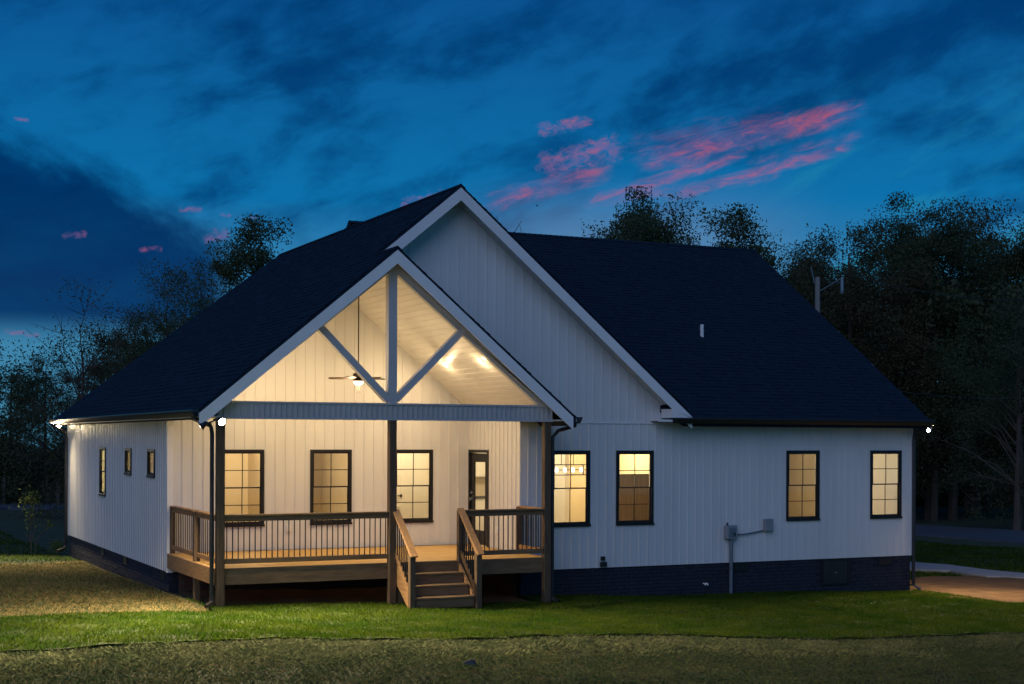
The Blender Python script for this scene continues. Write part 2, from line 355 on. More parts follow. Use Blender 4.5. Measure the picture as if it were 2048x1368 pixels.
# ------------------------------------------------------------------ house
H = thing('house', (8.4, 6, 0), 'white board and batten house with dark roof and covered back porch', 'house')
GB, FL, ST = .51, .89, 3.56
XC, XR, YB, YF = 6.585, 16.795, 2.56, 15.0
AX, AZ, PI_ = 5.05, 8.20, .83                     # ridge of the cross gable and its pitch
PX, PZ = 3.30, 6.7475                                # porch ridge
EY, MY, MZ, MP = -.45, 6.6, 8.43, .678            # eave line, main ridge, pitch of the main roof
def zL(x): return AZ - PI_*(AX - x)
def zR(x): return AZ - PI_*(x - AX)
def zPR(x): return PZ - PI_*(x - PX)
def zM(y): return MZ - MP*(MY - y)
class Fr:                                           # a wall plane: s along the wall, t outwards, z up
    def __init__(s, o, d, n): s.o, s.d, s.n = Vector(o), Vector(d), Vector(n)
    def p(s, a, t, z): q = s.o + s.d*a + s.n*t; return Vector((q.x, q.y, z))
    def box(s, mb, a0, a1, t0, t1, z0, z1, z0b=None, z1b=None):
        z0b = z0 if z0b is None else z0b; z1b = z1 if z1b is None else z1b
        mb.add([s.p(a0,t0,z0), s.p(a1,t0,z0b), s.p(a1,t1,z0b), s.p(a0,t1,z0), s.p(a0,t0,z1), s.p(a1,t0,z1b), s.p(a1,t1,z1b), s.p(a0,t1,z1)],
               [(0,3,2,1),(4,5,6,7),(0,1,5,4),(1,2,6,5),(2,3,7,6),(3,0,4,7)])
def cut(mb, fr, a0, a1, t0, t1, lo, hi, ops):
    """slab a0..a1 between lo(a) and hi(a), with rectangular openings left out"""
    cs = sorted({a0, a1, *[c for o in ops for c in o[:2] if a0 + 1e-4 < c < a1 - 1e-4]})
    for u, v in zip(cs, cs[1:]):
        m = (u + v)/2; z = None
        segs = sorted([(o[2], o[3]) for o in ops if o[0] < m < o[1]])
        cur = None
        for zb, zt in segs:
            if zb > (lo(m) if cur is None else cur) + .004:
                if cur is None: fr.box(mb, u, v, t0, t1, lo(u), zb, lo(v), zb)
                else: fr.box(mb, u, v, t0, t1, cur, zb)
            cur = zt
        if cur is None:
            if hi(m) > lo(m) + .01: fr.box(mb, u, v, t0, t1, lo(u), max(hi(u), lo(u) + .002), lo(v), max(hi(v), lo(v) + .002))
        elif hi(m) > cur + .01: fr.box(mb, u, v, t0, t1, cur, hi(u), cur, hi(v))
def clad(wall, fr, a0, a1, lo, hi, ops, pitch=.203):
    n = max(1, round((a1 - a0)/pitch)); w = (a1 - a0)/n
    for i in range(n):
        s0 = a0 + i*w; s1 = s0 + w; mb = MB()
        k = rng.uniform(-.0015, .0015)
        cut(mb, fr, s0 + .0015, s1 - .034, .001, .009 + k, lo, hi, ops)
        cut(mb, fr, s1 - .034, s1 - .0015, .001, .021 + k, lo, hi, ops)
        full = [o for o in ops if o[0] <= s0 + .0016 and o[1] >= s1 - .0016]
        if full:
            for l2, h2 in ((lo, kc(full[0][2])), (kc(full[0][3]), hi)):
                mb = MB(); cut(mb, fr, s0 + .0015, s1 - .034, .001, .009 + k, l2, h2, []); cut(mb, fr, s1 - .034, s1 - .0015, .001, .021 + k, l2, h2, [])
                if mb.v: mb.build('siding_board', 'siding', wall, recalc=False)
        elif mb.v: mb.build('siding_board', 'siding', wall, recalc=False)
def kc(z): return lambda a: z
WIN = []                                            # (frame, s0, s1, z0, z1, style)
frA = Fr((0, 0, 0), (1, 0, 0), (0, -1, 0)); frB = Fr((XC, 0, 0), (0, 1, 0), (-1, 0, 0)); frC = Fr((0, YB, 0), (1, 0, 0), (0, -1, 0)); frD = Fr((0, 0, 0), (0, 1, 0), (-1, 0, 0))
ZW0, ZW1 = 1.40, 2.966
winA = [(7.29, 8.20, ZW0, ZW1), (8.83, 9.74, ZW0, ZW1), (13.2, 14.11, ZW0, ZW1), (15.56, 16.47, ZW0, ZW1)]
winC = [(1.05, 1.96, ZW0, ZW1), (2.95, 3.86, ZW0, ZW1), (4.81, 5.72, ZW0, ZW1)]
winD = [(9.33, 10.12, 1.79, ZW1), (6.21, 6.91, 2.38, ZW1), (3.76, 4.47, 2.38, ZW1)]
doorB = [(1.56, 2.47, FL, 2.90)]
crawl = (14.21, 14.99, -.10, .50)
# right rear wall and the gable above it
wA = MB(); cut(wA, frA, XC + .12, XR, -.12, 0, kc(GB), kc(ST), winA)
wA = wA.build('rear_wall', 'drywall', H); clad(wA, frA, XC, XR - .08, kc(GB), kc(ST - .03), winA)
frA.box(mb := MB(), XR - .08, XR + .02, -.02, .028, GB, ST); mb.build('corner_trim', 'trim', wA)
frA.box(mb := MB(), XC - .02, 10.3, .002, .03, ST - .028, ST + .012); mb.build('band_trim', 'trim', wA)
def glo(x): return max(ST + .014, (zPR(x) - .16 if x > PX else zL(x) - .10))
def ghi(x): return min(zL(x), zR(x)) - .16
wG = MB(); [cut(wG, frA, u, v, -.10, 0, glo, ghi, []) for u, v in ((PX - .3, PX), (PX, AX), (AX, 6.87), (6.87, 10.45))]
wG = wG.build('gable_wall', 'siding', H)
nb_ = 34
for i in range(nb_):
    s0 = PX - .15 + i*.206; s1 = s0 + .206; mb = MB()
    for u, v, t in ((s0 + .0015, s1 - .034, .009), (s1 - .034, s1 - .0015, .020)):
        if ghi(u) > glo(u) + .05 or ghi(v) > glo(v) + .05:
            for c0, c1 in ([(u, AX), (AX, v)] if u < AX < v else [(u, v)]): 
                frA.box(mb, c0, c1, .001, t, glo(c0), max(ghi(c0), glo(c0) + .01), glo(c1), max(ghi(c1), glo(c1) + .01))
    if mb.v: mb.build('siding_board', 'siding', wG, recalc=False)
# alcove walls
def ceilz(x): return (zL(x) if x < PX else zPR(x)) - .20
wB = MB(); cut(wB, frB, 0, YB, -.12, 0, kc(GB), kc(ceilz(XC) + .1), doorB); wB = wB.build('porch_side_wall', 'drywall', H)
clad(wB, frB, .0, YB - .02, kc(FL + .005), kc(ceilz(XC) + .04), [(1.50, 2.53, FL, 2.96)])
wC = MB(); cut(wC, frC, .12, PX, -.12, 0, kc(GB), lambda x: ceilz(x) + .05, winC); cut(wC, frC, PX, XC, -.12, 0, kc(GB), lambda x: ceilz(x) + .05, winC)
wC = wC.build('porch_back_wall', 'drywall', H)
clad(wC, frC, .09, PX, kc(FL + .005), lambda x: ceilz(x) + .02, winC, .218); clad(wC, frC, PX, XC - .02, kc(FL + .005), lambda x: ceilz(x) + .02, winC, .218)
wD = MB(); cut(wD, frD, YB, YF, -.12, 0, kc(GB), kc(ST), winD); wD = wD.build('left_wall', 'drywall', H)
clad(wD, frD, YB + .09, YF - .09, kc(GB), kc(ST - .02), winD)
for y in (YB - .03, YF - .09): MB().box(-.03, .09 if y < 5 else .02, y, y + .12, GB - .01, ST - .01).build('corner_trim', 'trim', wD)
# walls the picture does not show
MB().box(XR - .12, XR, .121, 12.06, GB, ST).box(XR - .121, XR + .001, .5, 11.6, ST, ST + .002).build('right_wall', 'siding', H)
MB().prism([(XR - .10, .0, ST), (XR - .10, 12.06, ST), (XR - .10, MY, zM(MY) - .25)], (.10, 0, 0)).build('right_gable', 'siding', H)
MB().box(4.0, XR - .12, 11.94, 12.06, GB, ST).box(0.12, 10.3, YF - .12, YF, GB, ST).build('far_wall', 'siding', H)

# brick footing
fnd = MB()
fnd.box(XC + .02, XR - .02, .03, .2, -.9, GB - .002)
fndL = MB().box(.03, .2, YB + .01, YF - .03, -.9, GB - .002).build('side_foundation', 'mortar', H); MB().box(XR - .2, XR - .02, .2, 12, -.9, GB - .002).build('end_foundation', 'mortar', H)
restL = MB()
fnd = fnd.build('foundation', 'mortar', H)
fnd2 = MB().box(.2, XC + .2, YB + .03, YB + .2, -.5, GB - .002).box(XC + .03, XC + .2, .2, YB + .03, -.5, GB - .002).build('porch_foundation', 'rawmortar', H)
def brickmesh(L, nm, m): 
    mb = MB().box(0, L, 0, .012, 0, .062); me = mb.mesh(nm); me.materials.append(MT[m]); return me
bme = [brickmesh(.192, 'brick', 'brick'), brickmesh(.092, 'half_brick', 'brick')]
count = 0; rest = MB()
for row in range(13):
    z = GB - .008 - (row + 1)*.0765; x = XC + .04 + (0 if row % 2 else .101)
    if row % 2 == 0: rest.box(XC + .04, XC + .132, .018, .03, z, z + .062)
    while x < XR - .06:
        L = min(.192, XR - .03 - x)
        hole = any(x + L > h[0] and x < h[1] and z + .062 > h[2] and z < h[3] for h in [crawl, (11.8, 12.21, .31, .50), (15.84, 16.25, .31, .50)])
        zg = float(gz(x, 0))
        if z + .062 > zg - .03 and L > .05 and not hole:
            dy = rng.uniform(-.003, .003)
            if count < 290 and L > .19:
                o = link('brick', bme[0], None); o.location = (x, .018 + dy, z); put(o, fnd); count += 1
            else: rest.box(x, x + L, .018 + dy, .03, z, z + .062)
        x += .2035
    y = YB + .02 + (0 if row % 2 else .1)
    while y < YF - .05:
        L = min(.192, YF - .04 - y)
        hole = any(y + L > h and y < h + .41 and z > .30 for h in (9.66, 6.83, 2.92))
        if z + .062 > float(gz(0, y)) - .03 and not hole: restL.box(.018 + rng.uniform(-.003, .003), .03, y, y + L, z, z + .062)
        y += .2035
stuff(rest.build('brickwork', 'brick', fnd, recalc=False)); stuff(restL.build('brickwork', 'brick', fndL, recalc=False))
raw = MB()
for row in range(11):
    z = GB - .008 - (row + 1)*.0765; x = .22 + (0 if row % 2 else .1)
    while x < XC - .2: raw.box(x, x + .192, YB + .016 + rng.uniform(-.004, .004), YB + .03, z, z + .062); x += .2035
    y = .22 + (0 if row % 2 else .1)
    while y < YB - .2: raw.box(XC + .016, XC + .03, y, y + .192, z, z + .062); y += .2035
stuff(raw.build('brickwork', 'rawbrick', fnd2, recalc=False))
def vent(fr, s0, z0, w=.40, h=.18, name='foundation_vent'):
    mb = MB(); fr.box(mb, s0, s0 + w, -.028, -.012, z0, z0 + h); v = mb.build(name, 'black', fndL if fr is frD else fnd)
    mb = MB()
    for k in range(4): fr.box(mb, s0 + .02, s0 + w - .02, -.012, -.004, z0 + .015 + k*.042, z0 + .033 + k*.042)
    stuff(mb.build('louvres', 'frame', v))
    return v
for s in (11.805, 15.845): vent(frA, s, .315)
for s in (9.665, 6.835, 2.925): vent(frD, s, .315)
mb = MB(); frA.box(mb, crawl[0] + .005, crawl[1] - .005, -.028, -.010, crawl[2] + .01, crawl[3] - .005)
cd = mb.build('crawl_space_door', 'black', H)
mb = MB(); 
for b in ((0, .78, 0, .05), (0, .78, .55, .60), (0, .05, .05, .55), (.73, .78, .05, .55)): frA.box(mb, crawl[0] + b[0], crawl[0] + b[1], -.012, .004, crawl[2] + b[2], crawl[2] + b[3])
mb.build('door_frame', 'frame', H).name = 'crawl_space_door_frame'
MB().box(crawl[0] + .36, crawl[0] + .42, -.006, .008, .17, .20).build('latch', 'galv', cd)

# windows
def window(fr, s0, s1, z0, z1, grid=(2, 2), double=True, name='window'):
    mb = MB(); fw = .055
    for b in ((s0, s1, z0, z0 + fw), (s0, s1, z1 - fw, z1), (s0, s0 + fw, z0 + fw, z1 - fw), (s1 - fw, s1, z0 + fw, z1 - fw)):
        fr.box(mb, b[0], b[1], -.03 if fr is frD else -.05, .034, b[2], b[3])
    w = mb.build(name, 'frame', H)
    mb = MB(); fr.box(mb, s0 - .012, s1 + .012, .034, .05, z0 - .015, z0 + .03); mb.build('sill', 'frame', w)
    mb = MB()                                       # white painted inner return
    for b in ((s0, s0 + .02), (s1 - .02, s1)): fr.box(mb, b[0], b[1], -.125, -.031 if fr is frD else -.051, z0, z1)
    fr.box(mb, s0, s1, -.14, -.051, z0 - .002, z0 + .02); mb.build('inner_casing', 'white', w)
    zm = (z0 + z1)/2
    def sash(za, zb, t, off, cols, rows):
        a, b = s0 + fw, s1 - fw
        mb = MB(); e = .028
        for q in ((a, b, za, za + e), (a, b, zb - e, zb), (a, a + e, za + e, zb - e), (b - e, b, za + e, zb - e)): fr.box(mb, q[0], q[1], t - .022, t, q[2], q[3])
        mb.build('sash', 'frame', w)
        mb = MB(); fr.box(mb, a + e, b - e, t - .014, t - .010, za + e, zb - e); mb.build('pane', 'glass', w)
        for c in range(1, cols):
            x = a + (b - a)*c/cols; mb = MB(); fr.box(mb, x - .009, x + .009, t - .0095, t - .001, za + e, zb - e); mb.build('muntin', 'frame', w)
        for r in range(1, rows):
            z = za + (zb - za)*r/rows; mb = MB(); fr.box(mb, a + e, b - e, t - .0098, t - .002, z - .008, z + .008); mb.build('muntin', 'frame', w)
    if double:
        sash(zm - .014, z1 - fw, .018, 0, *grid[0]); sash(z0 + fw, zm + .014, -.006, 0, *grid[1])
    else: sash(z0 + fw, z1 - fw, .01, 0, *grid)
    return w
for i, o in enumerate(winA): window(frA, *o, grid=((2, 2), (2, 2)) if i else ((2, 1), (2, 1)))
for o in winC: window(frC, *o, grid=((2, 2), (2, 2)))
for i, o in enumerate(winD): window(frD, *o, grid=((1, 2), (1, 2)) if i == 0 else (1, 1), double=i == 0)
# glazed porch door
mb = MB()
for b in ((1.50, 2.53, 2.90, 2.965), (1.50, 1.56, FL, 2.90), (2.47, 2.53, FL, 2.90)): frB.box(mb, b[0], b[1], -.06, .03, b[2], b[3])
dj = mb.build('door_casing', 'frame', wB)
mb = MB()
for b in ((1.57, 2.46, FL + .02, 1.22), (1.57, 2.46, 2.70, 2.89), (1.57, 1.72, 1.22, 2.70), (2.31, 2.46, 1.22, 2.70)): frB.box(mb, b[0], b[1], -.05, -.005, b[2], b[3])
door = mb.build('porch_door', 'frame', H)
mb = MB(); frB.box(mb, 1.72, 2.31, -.03, -.025, 1.22, 2.70); mb.build('pane', 'glass', door)
MB().box(XC - .045, XC + .005, 2.36, 2.42, 1.86, 1.92).box(XC - .06, XC - .045, 2.30, 2.42, 1.88, 1.90).build('handle', 'galv', door); MB().box(XC - .03, XC + .005, 2.36, 2.42, 2.0, 2.06).build('deadbolt', 'galv', door)

# ------------------------------------------------------------------ interior rooms seen through the windows
MB().box(.12, XR - .12, YB + .12, 11.9, FL - .12, FL).box(XC + .12, XR - .12, .12, YB + .12, FL - .121, FL - .001).box(.12, 4, 11.9, YF - .12, FL - .12, FL).build('interior_floor', 'floor', H)
MB().box(.12, XR - .12, YB + .12, 11.9, 3.42, 3.5).box(XC + .12, XR - .12, .12, YB + .12, 3.421, 3.501).box(.12, 4, 11.9, YF - .12, 3.42, 3.5).build('interior_ceiling', 'white', H)
def iw(x0, x1, y0, y1, m, z1=3.42, nm='interior_wall'): return MB().box(x0, x1, y0, y1, FL, z1).build(nm, m, H)
iw(4.3, 4.4, YB + .12, 5.9, 'drywall'); iw(.12, 4.4, 5.9, 6.0, 'drywall'); iw(2.55, 2.65, 4.4, 5.9, 'drywall')
iw(4.4, XC + .12, 4.6, 4.7, 'white'); iw(XC + .0, XC + .12, YB + .125, 4.6, 'white'); iw(4.0, 4.1, 6.0, YF - .12, 'drywall')
iw(XC + .12, 11.6, 5.4, 5.5, 'drywall'); iw(11.5, 11.6, .12, 5.4, 'drywall'); iw(11.6, XR - .12, 3.3, 3.4, 'tan'); iw(9.15, 9.25, 2.9, 5.4, 'white'); iw(XC + .0, XC + .12, 4.7, 5.5, 'drywall')
iw(14.6, 14.7, 2.2, 3.3, 'tan')
iw(9.25, 11.5, 1.75, 1.85, 'greywood', 2.42, 'half_wall')
# panelled white door in the room behind the third porch window
idr = MB().box(4.95, 5.85, 4.56, 4.6, FL + .01, 2.98).build('interior_door', 'white', H)
for px0, px1 in ((5.03, 5.36), (5.44, 5.77)):
    for z0, z1 in ((1.05, 1.65), (1.78, 2.35), (2.48, 2.86)):
        mb = MB()
        for b in ((px0, px1, z0, z0 + .02), (px0, px1, z1 - .02, z1), (px0, px0 + .02, z0 + .02, z1 - .02), (px1 - .02, px1, z0 + .02, z1 - .02)): mb.box(b[0], b[1], 4.545, 4.561, b[2], b[3])
        mb.build('panel', 'cabinet', idr)
MB().box(5.74, 5.79, 4.53, 4.561, 1.86, 1.92).box(5.66, 5.78, 4.515, 4.53, 1.88, 1.90).build('handle', 'black', idr)
for z in (1.2, 2.6): MB().box(4.955, 4.975, 4.54, 4.561, z, z + .12).build('hinge', 'black', idr)
# kitchen units glimpsed through the porch door
kit = MB().box(XC + .6, 9.1, 4.78, 5.39, FL, 1.78).box(XC + .6, 9.1, 5.02, 5.39, 2.3, 3.2).build('kitchen_cabinet', 'cabinet', H)
MB().box(XC + .55, 9.14, 4.74, 5.39, 1.78, 1.82).build('worktop', 'stone', kit)
for k in range(4): MB().box(XC + .64 + k*.47, XC + 1.07 + k*.47, 4.765, 4.781, FL + .1, 1.72).box(XC + .64 + k*.47, XC + 1.07 + k*.47, 5.005, 5.021, 2.33, 3.17).build('cabinet_door', 'white', kit)

def lamp(o, name, loc, power, rad=.08, color=(1, .74, .43), kind='POINT', aim=None, size=None, blend=.4):
    d = bpy.data.lights.new(name, kind); d.energy = power; d.color = color; d.shadow_soft_size = rad
    l = bpy.data.objects.new(name, d); COL.objects.link(l); l.location = loc
    if aim is not None: l.rotation_euler = Vector(aim).to_track_quat('-Z', 'Y').to_euler()
    if size: d.spot_size = R(size); d.spot_blend = blend
    put(l, o); return l
for i, (x, y, pw, col, lb) in enumerate([(2.2, 4.0, 125, (1, .76, .44), 'the room behind the two left porch windows'), (5.45, 3.6, 70, (1, .80, .52), 'the room with the white panelled door'), (14.0, 1.7, 175, (1, .80, .50), 'the tan room'), (2.1, 8.8, 330, (1, .86, .42), 'the room behind the tall side window'), (10.4, 3.6, 170, (1, .80, .46), 'the room behind the grey half wall'), (7.9, 3.4, 75, (1, .84, .56), 'the kitchen')]):
    c = thing('ceiling_light', (x, y, 3.42), 'round flush ceiling light in ' + lb, 'ceiling light')
    MB().lathe((x, y, 3.38), [(.10, 0), (.16, .02), (.17, .039)]).build('base', 'bronze', c, True)
    MB().lathe((x, y, 3.30), [(.03, 0), (.10, .02), (.15, .06), (.155, .079)]).build('glass_bowl', 'bowl', c, True)
    lamp(c, 'ceiling_lamp', (x, y, 3.15), pw, .12, col)

# ------------------------------------------------------------------ roof
roof = MB()
T = .16
def slab(mb, pts, t=T): return mb.prism([(p[0], p[1], p[2] - .012) for p in pts], (0, 0, -t))
EL, ERX = -.38, 10.42
yb = 11.8
Ls = [(EL, EY, zL(EL)), (AX, EY, zL(AX)), (AX, MY - .16, zL(AX)), (AX + (MZ - AZ)/PI_, MY, MZ), (AX, MY + .16, AZ), (AX, yb, AZ), (EL, YF + .3, zL(EL))]
slab(roof, Ls)
slab(roof, [(EL, -1.54, zL(EL)), (PX, -1.54, zL(PX)), (PX, EY - .001, zL(PX)), (EL, EY - .001, zL(EL))])
slab(roof, [(PX, -1.54, PZ), (7.05, -1.54, zPR(7.05)), (7.05, -.002, zPR(7.05)), (PX, -.002, PZ)])
yv = MY - (MZ - AZ)/MP
yr0 = MY - (MZ - zR(ERX))/MP
slab(roof, [(AX, EY, AZ), (ERX, EY, zR(ERX)), (AX, yv, AZ)])
XE = XR + .17
slab(roof, [(ERX - .2, EY, zM(EY)), (XE, EY, zM(EY)), (XE, MY, MZ), (AX + .15, MY, MZ)])
slab(roof, [(XE, MY, MZ), (XE, 12.5, zM(EY) - .02), (4.5, 12.5, zM(EY) - .02), (AX + .15, MY, MZ)])
slab(roof, [(AX, yb, AZ), (AX, MY, AZ), (10.5, MY, zR(10.5)), (10.5, YF + .3, zR(10.5))])
slab(roof, [(AX, yb, AZ), (10.5, YF + .3, zR(10.5)), (EL, YF + .3, zL(EL))])
roof = roof.build('roof', 'shingle', H)
# shingle courses: each tab a thin wedge, laid course by course over one slope
def courses(poly, along, up, nrm, name='shingles', exp=.142):
    A = Vector(along).normalized(); U = Vector(up).normalized(); Nn = Vector(nrm).normalized(); o = Vector(poly[0])
    P = [((Vector(p) - o).dot(A), (Vector(p) - o).dot(U)) for p in poly]
    V = []; F = []; v0 = min(p[1] for p in P); v1 = max(p[1] for p in P); v = v0; row = 0
    while v < v1 - .02:
        vt = min(v + exp, v1)
        def span(h):
            xs = []
            for (a, b), (c, d) in zip(P, P[1:] + P[:1]):
                if (b - h)*(d - h) <= 0 and abs(b - d) > 1e-6: xs.append(a + (c - a)*(h - b)/(d - b))
            return (min(xs), max(xs)) if xs else None
        s, s2 = span(min(v + .01, v1 - 1e-3)), span(vt - .001)
        if s and s2:
            lo, hi = max(s[0], s2[0]) if s2[0] > s[0] else s[0], s[1]
            lo = s[0]; x = lo - rng.uniform(0, .2)
            while x < hi:
                w = rng.uniform(.13, .30); a, b = max(x, lo), min(x + w - .004, hi); x += w
                if b - a < .01: continue
                th = rng.choice((.007, .007, .013, .016)); dv = rng.uniform(-.008, .006)
                at_ = min(max(a, s2[0]), s2[1]); bt_ = min(max(b, s2[0]), s2[1])
                n = len(V)
                vb = max(v + dv, v0 - .02)
                V += [o + A*a + U*vb + Nn*th, o + A*b + U*vb + Nn*th, o + A*bt_ + U*vt + Nn*.003, o + A*at_ + U*vt + Nn*.003, o + A*a + U*vb - Nn*.008, o + A*b + U*vb - Nn*.008]
                F += [(n, n+1, n+2, n+3), (n+4, n+5, n+1, n)]
        v += exp; row += 1
    me = bpy.data.meshes.new(name); me.from_pydata([tuple(q) for q in V], [], F); me.update()
    return stuff(link(name, me, 'shingle', roof))
nl = Vector((-PI_, 0, 1)); nr = Vector((PI_, 0, 1)); nm_ = Vector((0, -MP, 1))
courses([(EL, YF + .3, zL(EL)), (EL, EY, zL(EL)), (AX, EY, AZ), (AX, yb, AZ)], (0, -1, 0), (1, 0, PI_), nl)
courses([(EL, EY, zL(EL)), (EL, -1.54, zL(EL)), (PX, -1.54, PZ), (PX, EY, PZ)], (0, -1, 0), (1, 0, PI_), nl)
courses([(7.05, -1.54, zPR(7.05)), (7.05, 0, zPR(7.05)), (PX, 0, PZ), (PX, -1.54, PZ)], (0, 1, 0), (-1, 0, PI_), nr)
courses([(ERX, EY, zM(EY)), (XE, EY, zM(EY)), (XE, MY, MZ), (AX + .15, MY, MZ)], (1, 0, 0), (0, 1, MP), nm_)
courses([(ERX, EY, zR(ERX)), (AX, yv, AZ), (AX, EY, AZ)], (0, 1, 0), (-1, 0, PI_), nr)
# ridge caps
def caps(p, q, n1, n2, wd=.13):
    p, q = Vector(p), Vector(q); L = (q - p).length; d = (q - p)/L; k = int(L/.15); mb = MB()
    for i in range(k):
        a = p + d*(i*L/k); b = p + d*((i + 1.15)*L/k)
        for n in (n1, n2):
            n = Vector(n).normalized(); s = d.cross(n); s = s if s.z < 0 else -s
            mb.add([a + n*.012 + Vector((0,0,.006)), b + n*.004 + Vector((0,0,.004)), b + s*wd + n*.010, a + s*wd + n*.018, a + s*wd - n*.004, a - Vector((0,0,.01))], [(0, 1, 2, 3), (0, 3, 4, 5)])
    stuff(mb.build('ridge_cap', 'shingle', roof, recalc=False))
caps((AX, EY, AZ + .006), (AX, MY, AZ + .006), nl, nr); caps((PX, -1.54, PZ + .006), (PX, EY - .15, PZ + .006), nl, nr)
caps((AX + .15, MY, MZ + .004), (XE, MY, MZ + .004), nm_, Vector((0, MP, 1))); caps((AX, MY + .1, AZ + .006), (AX, yb, AZ + .006), nl, nr)
# white rake boards, soffits
def rake(x0, z0, x1, z1, y, w, th, nm, m='trim', y1=None):
    """board hung under the roof line from (x0,z0) to (x1,z1), its face at y"""
    return MB().prism([(x0, y, z0), (x1, y, z1), (x1, y, z1 - w), (x0, y, z0 - w)], (0, th, 0)).build(nm, m, roof)
g0 = -.06
rake(PX - .05, zL(PX - .05) + g0, AX, AZ + g0, EY - .022, .25, .02, 'rake_board'); rake(AX, AZ + g0, ERX, zR(ERX) + g0, EY - .022, .25, .02, 'rake_board')
rake(EL, zL(EL) + g0, PX, PZ + g0, -1.562, .25, .02, 'rake_board'); rake(PX, PZ + g0, 6.98, zPR(6.98) + g0, -1.562, .25, .02, 'rake_board')
MB().prism([(9.92, EY - .026, zR(9.92) - .31), (ERX + .005, EY - .026, zR(ERX) - .10), (ERX + .005, EY - .026, 3.66), (9.92, EY - .026, 3.66)], (0, .44, 0)).build('eave_return', 'trim', roof)
def soff(x0, z0, x1, z1, y0, y1, n=1, nm='rake_soffit', m='soffit'):
    mb = MB(); L = math.hypot(x1 - x0, z1 - z0); k = int(L/.10)
    for i in range(k):
        a, b = i/k, (i + 1)/k - .012/L
        mb.prism([(x0 + (x1-x0)*a, y0, z0 + (z1-z0)*a), (x0 + (x1-x0)*b, y0, z0 + (z1-z0)*b), (x0 + (x1-x0)*b, y1, z0 + (z1-z0)*b), (x0 + (x1-x0)*a, y1, z0 + (z1-z0)*a)], (0, 0, -.012))
    return stuff(mb.build(nm, m, roof))
soff(AX, AZ - .20, 9.93, zR(9.93) - .20, EY, -.002); soff(PX + .1, zL(PX + .1) - .2, AX, AZ - .20, EY, -.002)
soff(PX, PZ - .2, 6.95, zPR(6.95) - .2, -1.54, -1.32); soff(EL, zL(EL) - .2, PX, PZ - .2, -1.54, -1.32)
# level eave soffit and fascia on the right and along the left
MB().box(9.66, XE - .02, EY + .02, -.001, ST + .03, ST + .05).build('eave_soffit', 'soffit', roof)
MB().box(9.6, XE, EY - .012, EY + .02, ST + .015, zM(EY) - .03).build('fascia', 'trim', roof)
MB().box(EL + .02, -.001, -1.50, YF + .25, ST + .01, ST + .03).build('eave_soffit', 'soffit', roof)
MB().box(EL - .012, EL + .02, -1.538, YF + .28, ST - .005, zL(EL) - .03).build('fascia', 'trim', roof)
MB().box(6.62, 7.03, -1.538, -.002, ST - .0, ST + .02).box(7.03, 7.06, -1.538, -.002, ST - .02, zPR(7.05) - .03).build('eave_soffit', 'soffit', roof)
MB().prism([(XE, EY, zM(EY) - .02), (XE, MY, MZ - .02), (XE, MY, MZ - .25), (XE, EY, zM(EY) - .22)], (.02, 0, 0)).build('rake_board', 'trim', roof)
# gutters and downspouts
def gutter(p, q, out):
    p, q, o = Vector(p), Vector(q), Vector(out); prof = [(0, .0), (.0, -.12), (.075, -.12), (.105, -.07), (.125, -.02), (.125, 0), (.115, 0), (.113, -.02), (.09, -.068), (.07, -.108), (.01, -.108), (.01, 0)]
    return MB().prism([p + o*a + Vector((0, 0, b)) for a, b in prof], q - p).build('gutter', 'black', H)
gutter((9.94, EY - .014, zM(EY) + .01), (XE + .02, EY - .014, zM(EY) + .01), (0, -1, 0))
gutter((EL - .014, -1.56, zL(EL) + .0), (EL - .014, YF + .3, zL(EL) + .0), (-1, 0, 0))
gutter((7.062, -1.56, zPR(7.05) + .0), (7.062, -.03, zPR(7.05) + .0), (1, 0, 0))
def spout(pts, nm='downspout'):
    mb = MB().tube(pts, .042, 6); return mb.build(nm, 'black', H)
zg_ = zL(EL) - .12
spout([(EL - .07, -1.40, zg_ + .03), (EL - .07, -1.40, zg_ - .03), (-.13, -1.35, 3.42), (-.10, -1.34, 3.28), (-.10, -1.34, .42), (-.10, -1.36, .31), (-.24, -1.52, .26)])
spout([(EL - .07, YF + .15, zg_ + .03), (EL - .07, YF + .15, zg_ - .02), (-.12, YF - .02, 3.36), (-.08, YF - .05, 3.2), (-.08, YF - .05, .22), (-.16, YF - .1, .12), (-.32, YF - .16, .08)])
spout([(7.12, -1.38, zPR(7.05) - .09), (7.12, -1.38, 3.47), (6.76, -1.33, 3.36), (6.65, -1.31, 3.24), (6.65, -1.31, .1), (6.72, -1.42, .02)])
spout([(XR - .02, EY - .07, zM(EY) - .10), (XR - .02, EY - .07, zM(EY) - .16), (XR + .0, -.10, 3.36), (XR + .0, -.07, 3.2), (XR + .0, -.07, -.18), (XR + .1, -.2, -.27)])
tag(MB().tube([(12.6, 2.51, 5.5), (12.6, 2.51, 5.93)], .045, 12).build('vent_pipe', 'pvc'), 'short white plumbing vent pipe standing on the dark roof', 'vent pipe')

